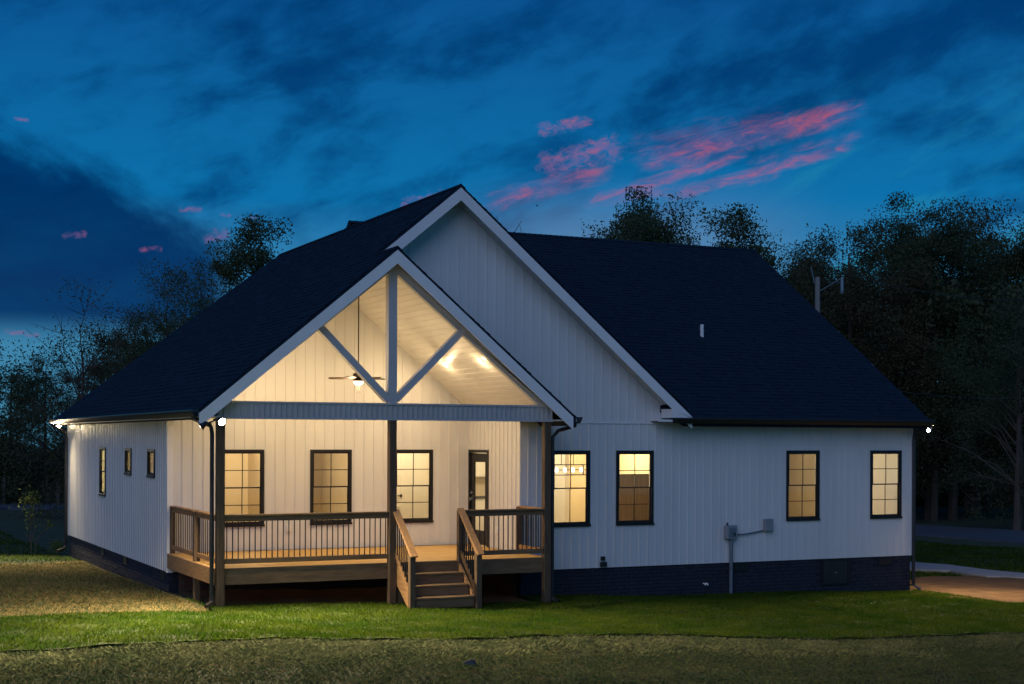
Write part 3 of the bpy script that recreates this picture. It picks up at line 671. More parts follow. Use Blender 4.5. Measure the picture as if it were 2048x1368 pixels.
# ------------------------------------------------------------------ porch
YP = -1.24
deck = MB().box(.0, 6.56, YP + .04, YP + .08, FL - .30, FL - .032).box(.04, .08, YP + .08, YB - .03, FL - .30, FL - .032)
for k in range(8): deck.box(.1 + k*.91, .14 + k*.91, YP + .08, (YB - .03), FL - .22, FL - .033)
deck = deck.build('deck', 'pine', H)
MB().box(-.03, 6.62, YP - .045, YP - .005, FL - .295, FL - .002).build('rim_board', 'pine', deck, bevel=.004)
MB().box(-.03, .01, YP - .004, YB - .035, FL - .296, FL - .002).build('rim_board', 'pineY', deck, bevel=.004)
MB().box(6.585, 6.62, YP - .004, -.03, FL - .296, FL - .002).build('rim_board', 'pineY', deck, bevel=.004)
y = YP + .0; k = 0
while y < YB - .1:
    x1 = 6.58 if y < -.16 else 6.555
    o = MB().box(.013, x1, y, min(y + .133, YB - .03), FL - .030 + rng.uniform(-.002, .0), FL + rng.uniform(-.002, .001)).build('plank', 'deck', deck)
    y += .1425
BZ0, BZ1 = 3.543, 3.855
def post(x, y, z0, z1, w=.14, nm='post'): return MB().box(x - w/2, x + w/2, y - w/2, y + w/2, z0, z1).build(nm, 'pineZ', H, bevel=.006)
for x in (.06, PX, 6.53): post(x, YP - .12 + .07, -.3, BZ0)
pm = post(.055, .42, -.2, FL + .93, .11, 'rail_post'); post(.065, YB - .09, FL - .3, FL + .93, .09, 'rail_post'); post(6.53, -.06, FL, FL + .93, .09, 'rail_post'); post(4.69, YP - .06, -.3, FL + .95, .11, 'rail_post')
yr = YP - .05
def railing(p, q, nb, name='railing'):
    p, q = Vector(p), Vector(q); d = (q - p); L = d.length; d /= L; m = 'pine' if abs(d.x) > .5 else 'pineY'
    up = Vector((0, 0, 1))
    r = MB().bar(p + up*.875, q + up*.875, .038, .09).build(name, m, H, bevel=.004)
    MB().bar(p + up*.938, q + up*.938, .12, .034).build('cap_rail', m, r, bevel=.004)
    MB().bar(p + up*.125, q + up*.125, .038, .088).build('bottom_rail', m, r, bevel=.004)
    me = None
    for i in range(nb):
        c = p + (q - p)*((i + .5)/nb)
        if me is None:
            me = MB().box(-.008, .008, -.008, .008, .165, .84).mesh('baluster'); me.materials.append(MT['baluster'])
        b = link('baluster', me, None); b.location = c; put(b, r)
    return r
railing((.13, yr, FL), (PX - .07, yr, FL), 30); railing((4.745, yr, FL), (6.46, yr, FL), 17)
railing((.055, YP + .02, FL), (.055, .42 - .055, FL), 11); railing((.055, .42 + .055, FL), (.055, YB - .135, FL), 13)
railing((6.53, YP + .02, FL), (6.53, -.105, FL), 10)
# stairs
g_st = .10
st = MB().box(PX + .115, 4.635, YP - .075, YP - .047, g_st, FL - .01).build('stairs', 'pine', H)
rise = (FL - g_st)/4; run = .265
for k in range(3):
    z = FL - (k + 1)*rise; y1 = YP - .078 - k*run
    MB().box(PX + .13, 4.62, y1 - run - .02, y1 - .001, z - .038, z).build('tread', 'pine', st, bevel=.006)
    MB().box(PX + .132, 4.618, y1 - run + .002, y1 - run + .028, z - rise + .002, z - .039).build('riser', 'pine', st)
yn = YP - .05 - 3*run
for x in (PX + .10, 4.66):
    s = -1 if x < 4 else 1
    MB().prism([(x - .02, YP - .06, FL - .02), (x - .02, YP - .06, FL - .38), (x - .02, yn - .02, g_st - .12), (x - .02, yn - .02, g_st + .14)], (.04, 0, 0)).build('stringer', 'pineY', st)
    xp = x + s*.03
    MB().box(xp - .055, xp + .055, yn - .10, yn + .01, -.25, g_st + .98).build('newel_post', 'pineZ', st, bevel=.006)
    a, b = Vector((xp, YP - .10, FL + .90)), Vector((xp, yn - .05, g_st + .93))
    r = MB().bar(a, b, .038, .085).build('hand_rail', 'pineY', st, bevel=.004)
    a2, b2 = a + Vector((0, -.02 + .06, .085)), b + Vector((0, -.13, .0)); 
    MB().bar(a2, b2 + Vector((0, 0, .03)), .135, .036).build('cap_rail', 'pineY', r, bevel=.006)
    MB().bar(a - Vector((0, 0, .74)), b - Vector((0, -.06, .70)), .038, .085).build('bottom_rail', 'pineY', r)
    for i in range(8):
        f = (i + .7)/8.4; c = a + (b - a)*f
        MB().box(xp - .0095, xp + .0095, c.y - .0095, c.y + .0095, c.z - .73, c.z - .02).build('baluster', 'baluster', r)
# beam and truss of the porch gable
beam = MB().box(-.005, 6.625, YP - .10, YP + .10, BZ0, BZ1).build('porch_beam', 'truss', H)
for z in (BZ0 - .004, BZ1 - .03): MB().box(-.02, 6.64, YP - .140, YP - .1005, z, z + .034).build('beam_trim', 'truss', beam)
k = 0; x = .02
while x < 6.6:
    MB().box(x + .001, x + .080, YP - .110, YP - .1005, BZ0 + .031, BZ1 - .031).box(x + .080, x + .101, YP - .134, YP - .1005, BZ0 + .031, BZ1 - .031).build('beam_panel', 'truss', beam, recalc=False); x += .1015
MB().box(.0, .14, YP + .102, YB - .03, BZ0 + .02, BZ1).box(6.46, 6.60, YP + .102, -.03, BZ0 + .02, BZ1).build('side_beam', 'truss', H)
truss = MB().box(PX - .085, PX + .085, YP - .08, YP + .08, BZ1 + .001, 6.32).build('king_post', 'truss', H)
for s in (-1, 1): MB().bar((PX + s*.08, YP + .005, BZ1 + .07), (PX + s*1.47, YP + .005, 5.30), .13, .15, (0, 1, 0)).build('brace', 'truss', truss)
def ci(x): return (zL(x) if x < PX else zPR(x)) - .205
MB().prism([(.02, YP - .06, ci(.02)), (PX, YP - .06, ci(PX)), (PX, YP - .06, ci(PX) - .20), (.24, YP - .06, BZ1 + .002), (.02, YP - .06, BZ1 + .002)], (0, .12, 0)).build('truss_rafter', 'truss', truss)
MB().prism([(6.58, YP - .06, ci(6.58)), (PX, YP - .06, ci(PX)), (PX, YP - .06, ci(PX) - .20), (6.36, YP - .06, BZ1 + .002), (6.58, YP - .06, BZ1 + .002)], (0, .12, 0)).build('truss_rafter', 'truss', truss)
MB().prism([(PX - .30, YP - .065, 6.25), (PX + .30, YP - .065, 6.25), (PX, YP - .065, 6.49)], (0, .13, 0)).build('gusset', 'truss', truss)
# closing panels over the beam ends and vaulted plank ceiling
cl_ = MB().prism([(.0, YP + .12, ci(0) + .02), (PX, YP + .12, ci(PX) + .02), (PX, YB - .001, ci(PX) + .02), (0, YB - .001, ci(0) + .02)], (0, 0, .02)).prism([(PX, YP + .12, ci(PX) + .02), (6.6, YP + .12, ci(6.6) + .02), (6.6, YB - .001, ci(6.6) + .02), (PX, YB - .001, ci(PX) + .02)], (0, 0, .02)).build('porch_ceiling', 'plank', H)
for side in (0, 1):
    x0, x1 = (.14, PX) if side == 0 else (6.58, PX); L = math.hypot(x1 - x0, ci(x1) - ci(x0)); n = 30
    for i in range(n):
        a, b = i/n, (i + 1)/n - .013/L; xa, xb = x0 + (x1 - x0)*a, x0 + (x1 - x0)*b
        MB().prism([(xa, YP + .10, ci(xa)), (xb, YP + .10, ci(xb)), (xb, YB - .003, ci(xb)), (xa, YB - .003, ci(xa))], (0, 0, .014)).build('ceiling_plank', 'plank', cl_)
# gable infill above the ceiling between porch and house, so that no light leaks into the attic
MB().box(.0, XC, YB + .001, YB + .1, 3.5, 3.52).build('attic_plate', 'drywall', H)

# porch lights
WARM = (1, .72, .40)
for i, (x, y) in enumerate([(5.462, 1.272), (5.49, -.50), (1.14, 1.272), (1.11, -.50)]):
    z = ci(x) - .002; n = Vector((-PI_ if x > PX else PI_, 0, -1)).normalized()
    c = thing('recessed_light', (x, y, z), 'lit recessed light in the porch ceiling ' + ['on the door side, nearer the house wall', 'on the door side, nearer the beam', 'on the long wall side, nearer the house', 'on the long wall side, nearer the beam'][i], 'light')
    q = n.to_track_quat('Z', 'Y').to_matrix().to_4x4()
    for nm, prof, m in (('trim_ring', [(.095, 0), (.095, .008), (.07, .010), (.07, .0)], 'trim'), ('lens', [(.066, .001), (.06, .006), (.01, .009)], 'can')):
        me = MB().lathe((0, 0, 0), prof, 20).mesh(nm); me.transform(Matrix.Translation((x, y, z)) @ q); link(nm, me, m, c)
    p = Vector((x, y, z)) + n*.16
    l = lamp(c, 'can_lamp', Vector((x, y, z)) + n*.03, 34, .06, WARM, 'AREA', n); l.data.shape = 'DISK'; l.data.size = .13; lamp(c, 'can_glow', p, 7, .06, WARM)
fan = thing('ceiling_fan', (PX, .57, 6.4), 'dark ceiling fan with lit glass bowl hanging from the porch ridge', 'ceiling fan')
MB().lathe((PX, .57, 6.36), [(.03, 0), (.07, .03), (.075, .10)]).build('canopy', 'bronze', fan, True)
MB().tube([(PX, .57, 4.5), (PX, .57, 6.38)], .013, 8).build('downrod', 'bronze', fan)
MB().lathe((PX, .57, 4.36), [(.05, 0), (.105, .02), (.115, .05), (.105, .12), (.04, .15)]).build('motor', 'bronze', fan, True)
for k in range(5):
    a = R(72*k + 8); d = Vector((math.cos(a), math.sin(a), 0)); s = Vector((-d.y, d.x, 0)); c0 = Vector((PX, .57, 4.385))
    pr = [(.17, .045), (.30, .062), (.52, .066), (.58, .05), (.60, .0)]
    up = [c0 + d*r + s*w + Vector((0, 0, w*.22)) for r, w in pr]; dn = [c0 + d*r - s*w - Vector((0, 0, w*.22)) for r, w in pr[::-1][1:]]
    b = MB().prism(up + dn, (0, 0, .010)).build('blade', 'blade', fan)
    MB().bar(c0 + d*.09, c0 + d*.24, .03, .008).build('blade_iron', 'bronze', b)
MB().lathe((PX, .57, 4.335), [(.10, 0), (.11, .012), (.06, .03)]).build('light_kit', 'bronze', fan, True)
MB().lathe((PX, .57, 4.255), [(.02, 0), (.06, .012), (.095, .045), (.104, .079)]).build('glass_bowl', 'bowl', fan, True)
for dx in (-.03, .02): MB().tube([(PX + dx, .57, 4.10), (PX + dx, .57, 4.26)], .003, 5).build('pull_chain', 'bronze', fan)
lamp(fan, 'fan_lamp', (PX, .57, 4.2), 75, .09, WARM)

# twin-head flood lights
def flood(loc, heads, label, rot=0):
    f = thing('flood_light', loc, label, 'flood light'); L = Vector(loc)
    MB().lathe(loc, [(.06, -.02), (.065, 0), (.05, .02)], 16).build('base_plate', 'black', f, True)
    for off, aim, pw, sz in heads:
        aim = Vector(aim).normalized(); c = L + Vector(off)
        MB().tube([L, L + Vector(off)*.6, c - aim*.08], .014, 8).build('arm', 'black', f)
        q = aim.to_track_quat('Z', 'Y').to_matrix().to_4x4()
        h = MB().lathe((0, 0, 0), [(.02, -.10), (.045, -.085), (.055, -.03), (.075, .02), (.078, .035), (.07, .035), (.066, .02)], 18).mesh('head'); h.transform(Matrix.Translation(c) @ q); h = link('head', h, 'black', f, True)
        l = MB().lathe((0, 0, 0), [(.064, .021), (.05, .032), (.01, .038)], 18).mesh('lens'); l.transform(Matrix.Translation(c) @ q); link('lens', l, 'flood', h)
        lamp(f, 'flood_lamp', c + aim*.07, pw, .06, (1, .78, .48), 'SPOT', aim, sz, .6)
flood((-.05, -1.46, 3.52), [((.06, -.10, -.03), (.25, -1, -.42), 4200, 155), ((-.27, -.06, -.10), (-1, .28, -.72), 3300, 138)], 'twin flood light on the porch corner above the wooden post')
flood((-.28, YF + .28, 3.54), [((-.10, .02, .02), (-.8, -.6, -.45), 2400, 150), ((.04, -.12, .0), (-.35, -1, -.05), 25, 120)], 'flood light under the far eave corner of the long side wall')
flood((XR + .10, -.10, 3.50), [((.20, -.12, -.03), (.1, -1, -.5), 1200, 155), ((.16, .10, .0), (1, -.15, -.9), 750, 140)], 'flood light at the rear corner beside the clay patch')

# chandelier in the dining room
ch = thing('chandelier', (8.42, 1.5, 3.4), 'linear black chandelier with four lit bulbs behind the window beside the porch', 'chandelier')
cy, z0 = 1.5, 2.42
fr_ = MB()
for dz in (0, .22):
    for dy in (-.13, .13): fr_.bar((7.90, cy + dy, z0 + dz), (8.93, cy + dy, z0 + dz), .018, .018)
    for x in (7.90, 8.93): fr_.bar((x, cy - .13, z0 + dz), (x, cy + .13, z0 + dz), .018, .018)
for x in (7.90, 8.93):
    for dy in (-.13, .13): fr_.bar((x, cy + dy, z0), (x, cy + dy, z0 + .22), .018, .018)
fr_.bar((7.90, cy, z0 + .11), (8.93, cy, z0 + .11), .016, .016); fr_.build('frame', 'black', ch)
for x in (8.32, 7.85 + .77): MB().tube([(x, cy, z0 + .22), (x, cy, 3.41)], .008, 6).build('suspension_rod', 'black', ch)
for k in range(5):
    x = 8.0 + k*.203
    MB().lathe((x, cy, z0 + .06), [(.01, 0), (.028, .02), (.034, .05), (.022, .085), (.012, .1)], 14).build('bulb', 'bulb', ch, True)
lamp(ch, 'chandelier_lamp', (8.42, cy, z0 - .12), 75, .15, (1, .74, .42))

# ------------------------------------------------------------------ fittings on the rear wall
mt = thing('meter_post', (11.68, -.08, -.2), 'grey electric meter box on a galvanised conduit post', 'electric meter')
MB().tube([(11.68, -.09, -.35), (11.68, -.09, 1.05)], .04, 12).build('post', 'galv', mt)
mbx = MB().box(11.53, 11.80, -.16, -.03, 1.035, 1.33).build('box', 'greybox', mt, bevel=.008)
MB().box(11.58, 11.75, -.172, -.161, 1.08, 1.28).build('cover', 'galv', mbx, bevel=.004)
MB().box(11.69, 11.74, -.178, -.1725, 1.11, 1.17).build('breaker_window', 'black', mbx)
MB().tube([(11.58, -.09, 1.33), (11.58, -.09, 1.39)], .022, 8).build('cap', 'black', mt)
MB().tube([(11.8, -.07, 1.13), (12.0, -.06, 1.12), (12.35, -.05, 1.16), (12.6, -.045, 1.20)], .016, 8).build('conduit', 'galv', mt)
jb = tag(MB().box(12.565, 12.775, -.13, -.027, 1.18, 1.45).build('junction_box', 'greybox', bevel=.008), 'small grey disconnect box on the white siding', 'junction box')
ob = thing('outdoor_outlet', (8.5, -.03, .6), 'pair of small dark outlet boxes low on the rear siding', 'outlet')
MB().box(8.45, 8.55, -.07, -.027, .66, .75).build('tap_box', 'black', ob, bevel=.008); MB().box(8.43, 8.58, -.10, -.027, .535, .635).build('cover_box', 'black', ob, bevel=.012)
tag(MB().box(2.44, 2.53, YB - .055, YB - .026, 1.27, 1.40).box(2.465, 2.505, YB - .062, YB - .0555, 1.30, 1.37).build('outlet', 'pvc', bevel=.004), 'white outlet on the porch back wall behind the long railing', 'outlet')
tag(MB().box(XC - .055, XC - .026, .96, 1.06, 1.22, 1.36).box(XC - .062, XC - .0555, .985, 1.035, 1.25, 1.33).build('outlet', 'pvc', bevel=.004), 'outlet beside the porch door', 'outlet')
for x in (11.03, 11.09): tag(MB().tube([(x, .03, .075), (x, -.06, .075), (x, -.075, .04)], .016, 8).build('drain_pipe', 'pvc'), 'white stub of drain pipe in the dark brick footing', 'pipe', 'pair of drain pipe stubs in the footing')
tag(MB().lathe((11.64, -.22, ST - .005), [(.05, 0), (.085, .015), (.09, .035)], 18).build('soffit_light', 'pvc', None, True), 'small round unlit light under the eave above the meter', 'light')

# ------------------------------------------------------------------ trees
def crown_mesh(name, seed, lobes, nclump, per, leaf, m, spread=.55):
    """leaf faces gathered in clumps through the volume of the lobes (cx, cy, cz, rx, ry, rz)"""
    g = np.random.default_rng(seed); C = []
    vol = np.array([l[3]*l[4]*l[5] for l in lobes]); vol = vol/vol.sum()
    for i in g.choice(len(lobes), nclump, p=vol):
        cx, cy, cz, rx, ry, rz = lobes[i]; v = g.normal(size=3); v /= np.linalg.norm(v); r = g.uniform(.25, 1)**.45
        C.append((cx + v[0]*rx*r, cy + v[1]*ry*r, cz + v[2]*rz*r))
    C = np.array(C); n = nclump*per
    cc = np.repeat(C, per, 0); sz = np.repeat(g.uniform(.55, 1.35, nclump), per)
    P = cc + np.clip(g.normal(size=(n, 3)), -1.7, 1.7)*(spread*sz)[:, None]*np.array([1, 1, .7])
    d = g.normal(size=(n, 3)); d /= np.linalg.norm(d, axis=1)[:, None]
    e = np.cross(d, g.normal(size=(n, 3))); e /= np.linalg.norm(e, axis=1)[:, None]
    L = leaf*g.uniform(.6, 1.3, n)[:, None]; Wd = L*g.uniform(.35, .6, n)[:, None]
    V = np.stack([P - d*L/2, P + e*Wd/2, P + d*L/2, P - e*Wd/2], 1).reshape(-1, 3)
    return npmesh(name, V, np.arange(n*4).reshape(-1, 4), m), C
def trunk_mesh(name, seed, h, r, C, nl=16, twig=0, lean=.03):
    g = random.Random(seed); mb = MB(); pts = [(0, 0, -.3)]; x = y = 0
    for k in range(1, 8): x += g.uniform(-1, 1)*lean*h/7; y += g.uniform(-1, 1)*lean*h/7; pts.append((x, y, h*.9*k/7))
    mb.tube(pts, [r*(1.25 if k == 0 else 1 - .85*k/7) for k in range(8)], 8)
    def onstem(z):
        f = min(max(z/(h*.9)*7, 0), 6.99); i = int(f); a, b = Vector(pts[i + 0]), Vector(pts[i + 1]); return a + (b - a)*(f - i)
    for k in range(nl):
        c = Vector(C[g.randrange(len(C))]); z0 = max(.25*h, c.z - (Vector((c.x, c.y)).length*.8 + g.uniform(.2, 1.2))); a = onstem(min(z0, h*.8))
        md = a.lerp(c, .5) + Vector((g.uniform(-.3, .3), g.uniform(-.3, .3), g.uniform(0, .4))); rr = r*.34*(1 - .6*a.z/h)
        mb.tube([a, md, c], [rr, rr*.6, rr*.15], 5)
        for q in range(twig):
            s = md.lerp(c, g.random()); e = s + Vector((g.gauss(0, .6), g.gauss(0, .6), g.uniform(.2, 1.1))); mb.tube([s, s.lerp(e, .5) + Vector((g.gauss(0, .08), g.gauss(0, .08), 0)), e], [.018, .012, .006], 3, False)
    me = mb.mesh(name); me.materials.append(MT['bark']); return me
def lobes_of(seed, h, w, base=.35, n=9):
    g = random.Random(seed); out = []
    for k in range(n):
        f = g.random(); z = h*(base + (1 - base)*f*.92); rad = w*.5*math.sin(math.pi*min(.92, .22 + .68*f))*g.uniform(.55, 1.05); a = g.uniform(0, 2*math.pi)
        s = w*g.uniform(.16, .27); out.append((math.cos(a)*rad*.75, math.sin(a)*rad*.75, z - s*.4, s, s, s*.85))
    out.append((0, 0, h*.93, w*.15, w*.15, h*.09)); out.append((0, 0, h*.7, w*.22, w*.22, h*.16)); return out
KIND = {}
def kind(k, seed, h, w, nclump, per, leaf, m, base=.35, n=9, r=.22, twig=0, spread=.5, nl=18):
    cm, C = crown_mesh('crown', seed, lobes_of(seed, h, w, base, n), nclump, per, leaf, m, spread)
    co = np.empty(len(cm.vertices)*3, np.float32); cm.vertices.foreach_get('co', co); hz = float(np.quantile(co.reshape(-1, 3)[:, 2], .998))
    KIND[k] = (cm, trunk_mesh('trunk', seed, h*(.78 if twig else 1), r, C, nl, twig), hz)
kind('oak', 3, 14., 9., 170, 400, .13, 'leafa', .26, 17, .26, spread=.44)
kind('oak2', 8, 15., 8., 160, 400, .13, 'leafa', .24, 17, .25, spread=.44)
kind('oak3', 21, 13., 8.5, 160, 390, .13, 'leafb', .2, 16, .24, spread=.44)
kind('tall', 14, 14., 5.2, 125, 360, .14, 'leafa', .32, 11, .2, spread=.36)
kind('thin', 5, 9.2, 7.5, 140, 110, .10, 'leafb', .2, 12, .17, 6, .42, 44)
kind('thin2', 6, 11.5, 8., 160, 190, .11, 'leafa', .18, 13, .19, 4, .45, 36)
kind('shrub', 9, 5.5, 6.5, 110, 240, .13, 'leafa', .05, 10, .12)
kind('bare', 17, 9., 4., 40, 2, .1, 'leafb', .3, 6, .12, 8, .4, 40)
def tree(k, px, d, h, label, cat='tree', group=None, rz=None, name=None, sxy=1.):
    if px > 1580 or px < 480: h = (h - 3.55)*1.28 + 3.55; d *= 1.28            # the woods stand beyond the two roads
    cm, tm, h0 = KIND[k]; p = at(px, d); s = (h - p.z)/h0
    t = thing(name or ('shrub' if k == 'shrub' else 'tree'), (p.x, p.y, p.z - .05), label, cat, group)
    t.scale = (s*sxy, s*sxy, s); t.rotation_euler.z = rng.uniform(0, 6.28) if rz is None else rz
    for nm, me in (('trunk', tm), ('crown', cm)):
        o = bpy.data.objects.new(nm, me); COL.objects.link(o); o.parent = t
        if nm == 'crown': o['kind'] = 'stuff'
    return t
def ht(py, d, z=0): return (878 - py)/FPX*d + 3.2 - z - .25
tree('oak', 1320, 68, ht(372, 68), 'tall full oak rising behind the main roof ridge')
tree('tall', 1262, 72, ht(400, 72), 'slim leafy tree at the left edge of the clump behind the roof ridge')
tree('tall', 1455, 70, ht(408, 70), 'slim leafy tree between the ridge oak and the dip in the treeline')
tree('thin2', 1530, 74, ht(470, 74), 'lower leafy tree in the dip of the treeline beside the utility pole')
G_R = 'big trees beyond the road beside the clay patch'
for k, px, d, top, lb in [('oak2', 1640, 62, 470, 'leafy tree right behind the utility pole'), ('oak3', 1700, 58, 440, 'brownish tree beside the utility pole, its crown sloping to the roof edge'), ('oak', 1790, 66, 388, 'broad round-topped oak in the middle of the wood beyond the walk'), ('oak2', 1860, 60, 396, 'tall narrow-lobed tree standing above the corner flood light'),
                        ('oak3', 1950, 64, 394, 'brownish full tree between the corner flood light tree and the sparse tree'), ('oak', 2075, 60, 405, 'full oak rising behind the sparse tree'), ('oak3', 1600, 70, 500, 'low brownish tree between the roof edge and the utility pole'), ('oak2', 2160, 66, 410, 'leafy tree past the sparse tree along the road')]:
    tree(k, px, d, ht(top, d), lb, 'tree', G_R)
for k, px, d, top in [('oak', 1720, 78, 520), ('oak3', 1850, 80, 560), ('oak2', 1990, 84, 700), ('oak', 1650, 84, 560)]:
    tree(k, px, d, ht(top, d), 'shadowy tree deep in the wood behind the large road side trees', 'tree', 'trees deeper in the wood')
tree('thin2', 2035, 52, ht(560, 52), 'sparse tree standing in front of the wood with sky showing through it')
tree('tall', 517, 66, ht(424, 66), 'rounded tall tree peeking over the left roof slope')
tree('thin', 165, 50, ht(548, 50), 'spreading thin-leaved tree with visible branches against the dark cloud', rz=.6)
tree('thin2', 330, 60, ht(520, 60), 'bushy tree between the thin-leaved tree and the roof')
tree('thin2', 420, 64, ht(500, 64), 'loose leafy tree just left of the rounded tree by the roof', rz=2.2)
tree('oak3', 270, 66, ht(610, 66), 'low dense tree under the bushy tree beside the roof'); tree('bare', 1035, 60, ht(405, 60), 'bare twiggy treetop showing behind the gable ridge')
for k, px, d, top in [('shrub', 20, 62, 680), ('oak3', 90, 74, 700), ('oak', 200, 76, 690), ('oak3', -40, 70, 700), ('oak2', 330, 78, 640)]:
    tree(k, px, d, ht(top, d), 'dark low tree in the thicket beyond the side road', 'tree', 'thicket trees beyond the side road')
# undergrowth that closes the foot of both woods
def undergrowth(px0, px1, d, h, n, seed, name='undergrowth'):
    g = np.random.default_rng(seed); V = []
    px = g.uniform(px0, px1, n); dd = d + g.uniform(-3, 6, n); 
    r = (px - 1024)/FPX*dd; x = CAM.x + r*CA + dd*SA; y = CAM.y - r*SA + dd*CA
    hh = h*(.55 + .45*np.sin(px*.021 + seed)*np.sin(px*.0083)); z = gz(x, y) + hh*g.random(n)**.8
    P = np.stack([x, y, z], -1); dv = g.normal(size=(n, 3)); dv /= np.linalg.norm(dv, axis=1)[:, None]; e = np.cross(dv, g.normal(size=(n, 3))); e /= np.linalg.norm(e, axis=1)[:, None]
    L = .5*g.uniform(.5, 1.2, n)[:, None]
    o = link(name, npmesh(name, np.stack([P - dv*L/2, P + e*L*.3, P + dv*L/2, P - e*L*.3], 1).reshape(-1, 3), np.arange(n*4).reshape(-1, 4), 'leafa'), None)
    return stuff(o)
u = undergrowth(-350, 420, 98, 6.5, 42000, 3); tag(u, 'dark undergrowth at the foot of the thicket beyond the side road', 'undergrowth')
u = undergrowth(1560, 2400, 96, 7., 46000, 4); tag(u, 'dark undergrowth closing the wood beyond the road on the clay side', 'undergrowth')
for px, d in [(2038, 74), (1905, 78), (1935, 82), (1868, 76), (1975, 86)]:
    p = at(px, d); rr = rng.uniform(.14, .24)
    t = thing('tree', (p.x, p.y, p.z), 'bare straight trunk standing at the edge of the wood by the road', 'tree', 'straight trunks at the edge of the wood')
    x, y, z = p; MB().tube([(x, y, z - .3), (x + .1, y, z + 3), (x - .05, y + .1, z + 6.5), (x + .1, y, z + 10)], [rr*1.2, rr, rr*.8, rr*.5], 8).build('trunk', 'bark', t)
    cm = crown_mesh('crown', int(px), [(x, y, z + 10.5, 2.0, 2.0, 1.8)], 22, 60, .34, 'leafa')[0]; stuff(link('crown', cm, None, t))
# utility pole behind the roof
p = at(1634, 48); up_ = thing('utility_pole', p, 'weathered utility pole with a bracket arm rising beyond the roof edge', 'utility pole')
zt = ht(552, 48) + .25
MB().tube([(p.x, p.y, p.z - .3), (p.x, p.y, zt)], [.10, .085], 12).build('pole', 'polewood', up_)
ax = Vector((CA, -SA, 0))
MB().tube([Vector((p.x, p.y, zt - .5)), Vector((p.x, p.y, zt - .3)) + ax*.35, Vector((p.x, p.y, zt - .05)) + ax*.75], .018, 6).build('bracket_arm', 'galv', up_)
MB().lathe(Vector((p.x, p.y, zt - .55)) + ax*.8, [(.04, 0), (.06, .1), (.06, .4), (.03, .55)], 10).build('insulator', 'galv', up_)
MB().tube([Vector((p.x, p.y, zt - .2)) - ax*.10, Vector((p.x, p.y, zt + .35)) - ax*.22], .022, 6).build('pole_top_pin', 'galv', up_)
def wire(za, zb, far, lab):
    a = Vector((p.x, p.y, za)); b = at(2500, 50); b.z = zb
    pts = [a.lerp(b, k/14) - Vector((0, 0, 1.2*4*(k/14)*(1 - k/14))) for k in range(15)]
    tag(MB().tube(pts, .012, 4).build('power_line', 'black'), lab, 'wire')
wire(zt + .4, 9.2, 0, 'upper power line running from the utility pole over the wood'); wire(zt - 3.2, 6.4, 0, 'lower power line running from the utility pole over the wood')
# fence beyond the left road
for i, px in enumerate((-70, 8, 116, 215)):
    q = at(px, 76); tag(MB().box(q.x - .07, q.x + .07, q.y - .07, q.y + .07, q.z - .2, q.z + 1.35).prism([(q.x - .07, q.y - .07, q.z + 1.35), (q.x + .07, q.y - .07, q.z + 1.35), (q.x, q.y - .07, q.z + 1.42)], (0, .14, 0)).build('fence_post', 'fence'), 'grey wooden fence post beyond the side road', 'fence post', 'fence posts beyond the side road')
# sapling and little shrub by the far corner of the side wall
sp_ = gpt(63, 1108); sap = thing('sapling', sp_, 'young leafy sapling planted beside the far corner of the side wall', 'sapling')
b0 = Vector(sp_); mbt = MB(); tips = []
def limb(*pts): mbt.tube([b0 + ax*q[0] + Vector((0, 0, q[1])) for q in pts], [.014*(1 - .7*i/(len(pts) - 1)) for i in range(len(pts))], 6); tips.append(b0 + ax*pts[-1][0] + Vector((0, 0, pts[-1][1])))
limb((0, -.1), (.0, .38), (-.03, .75), (-.06, 1.25)); limb((0, .36), (.10, .66), (.09, 1.0), (.02, 1.55)); limb((.08, -.05), (.17, .4), (.34, .68), (.52, .84)); limb((.0, .8), (-.02, 1.2), (.0, 1.75)); limb((0, .3), (-.12, .5), (-.2, .62))
mbt.build('trunk', 'bark', sap)
lv = np.concatenate([nrng.normal(size=(150, 3))*.13 + np.array(b0 + Vector((0, 0, 1.58))), nrng.normal(size=(70, 3))*.15 + np.array(b0 + ax*-.08 + Vector((0, 0, 1.25))), nrng.normal(size=(22, 3))*.06 + np.array(b0 + ax*.52 + Vector((0, 0, .85))), nrng.normal(size=(30, 3))*.14 + np.array(b0 + Vector((0, 0, .8)))])
n = len(lv); dv = nrng.normal(size=(n, 3)); dv /= np.linalg.norm(dv, axis=1)[:, None]; e = np.cross(dv, nrng.normal(size=(n, 3))); e /= np.linalg.norm(e, axis=1)[:, None]
stuff(link('leaves', npmesh('leaves', np.stack([lv - dv*.05, lv + e*.02, lv + dv*.05, lv - e*.02], 1).reshape(-1, 3), np.arange(n*4).reshape(-1, 4), 'leafc'), None, sap))
q = gpt(116, 1106); shr = thing('shrub', q, 'small round shrub at the far corner of the side wall', 'shrub')
lv = nrng.normal(size=(520, 3))*np.array([.13, .13, .09]) + np.array(q + Vector((0, 0, .16))); n = len(lv); dv = nrng.normal(size=(n, 3)); dv /= np.linalg.norm(dv, axis=1)[:, None]; e = np.cross(dv, nrng.normal(size=(n, 3))); e /= np.linalg.norm(e, axis=1)[:, None]
stuff(link('foliage', npmesh('foliage', np.stack([lv - dv*.035, lv + e*.014, lv + dv*.035, lv - e*.014], 1).reshape(-1, 3), np.arange(n*4).reshape(-1, 4), 'leafc'), None, shr))
MB().tube([q - Vector((0, 0, .05)), q + Vector((.02, 0, .2))], .02, 6).build('stem', 'bark', shr)
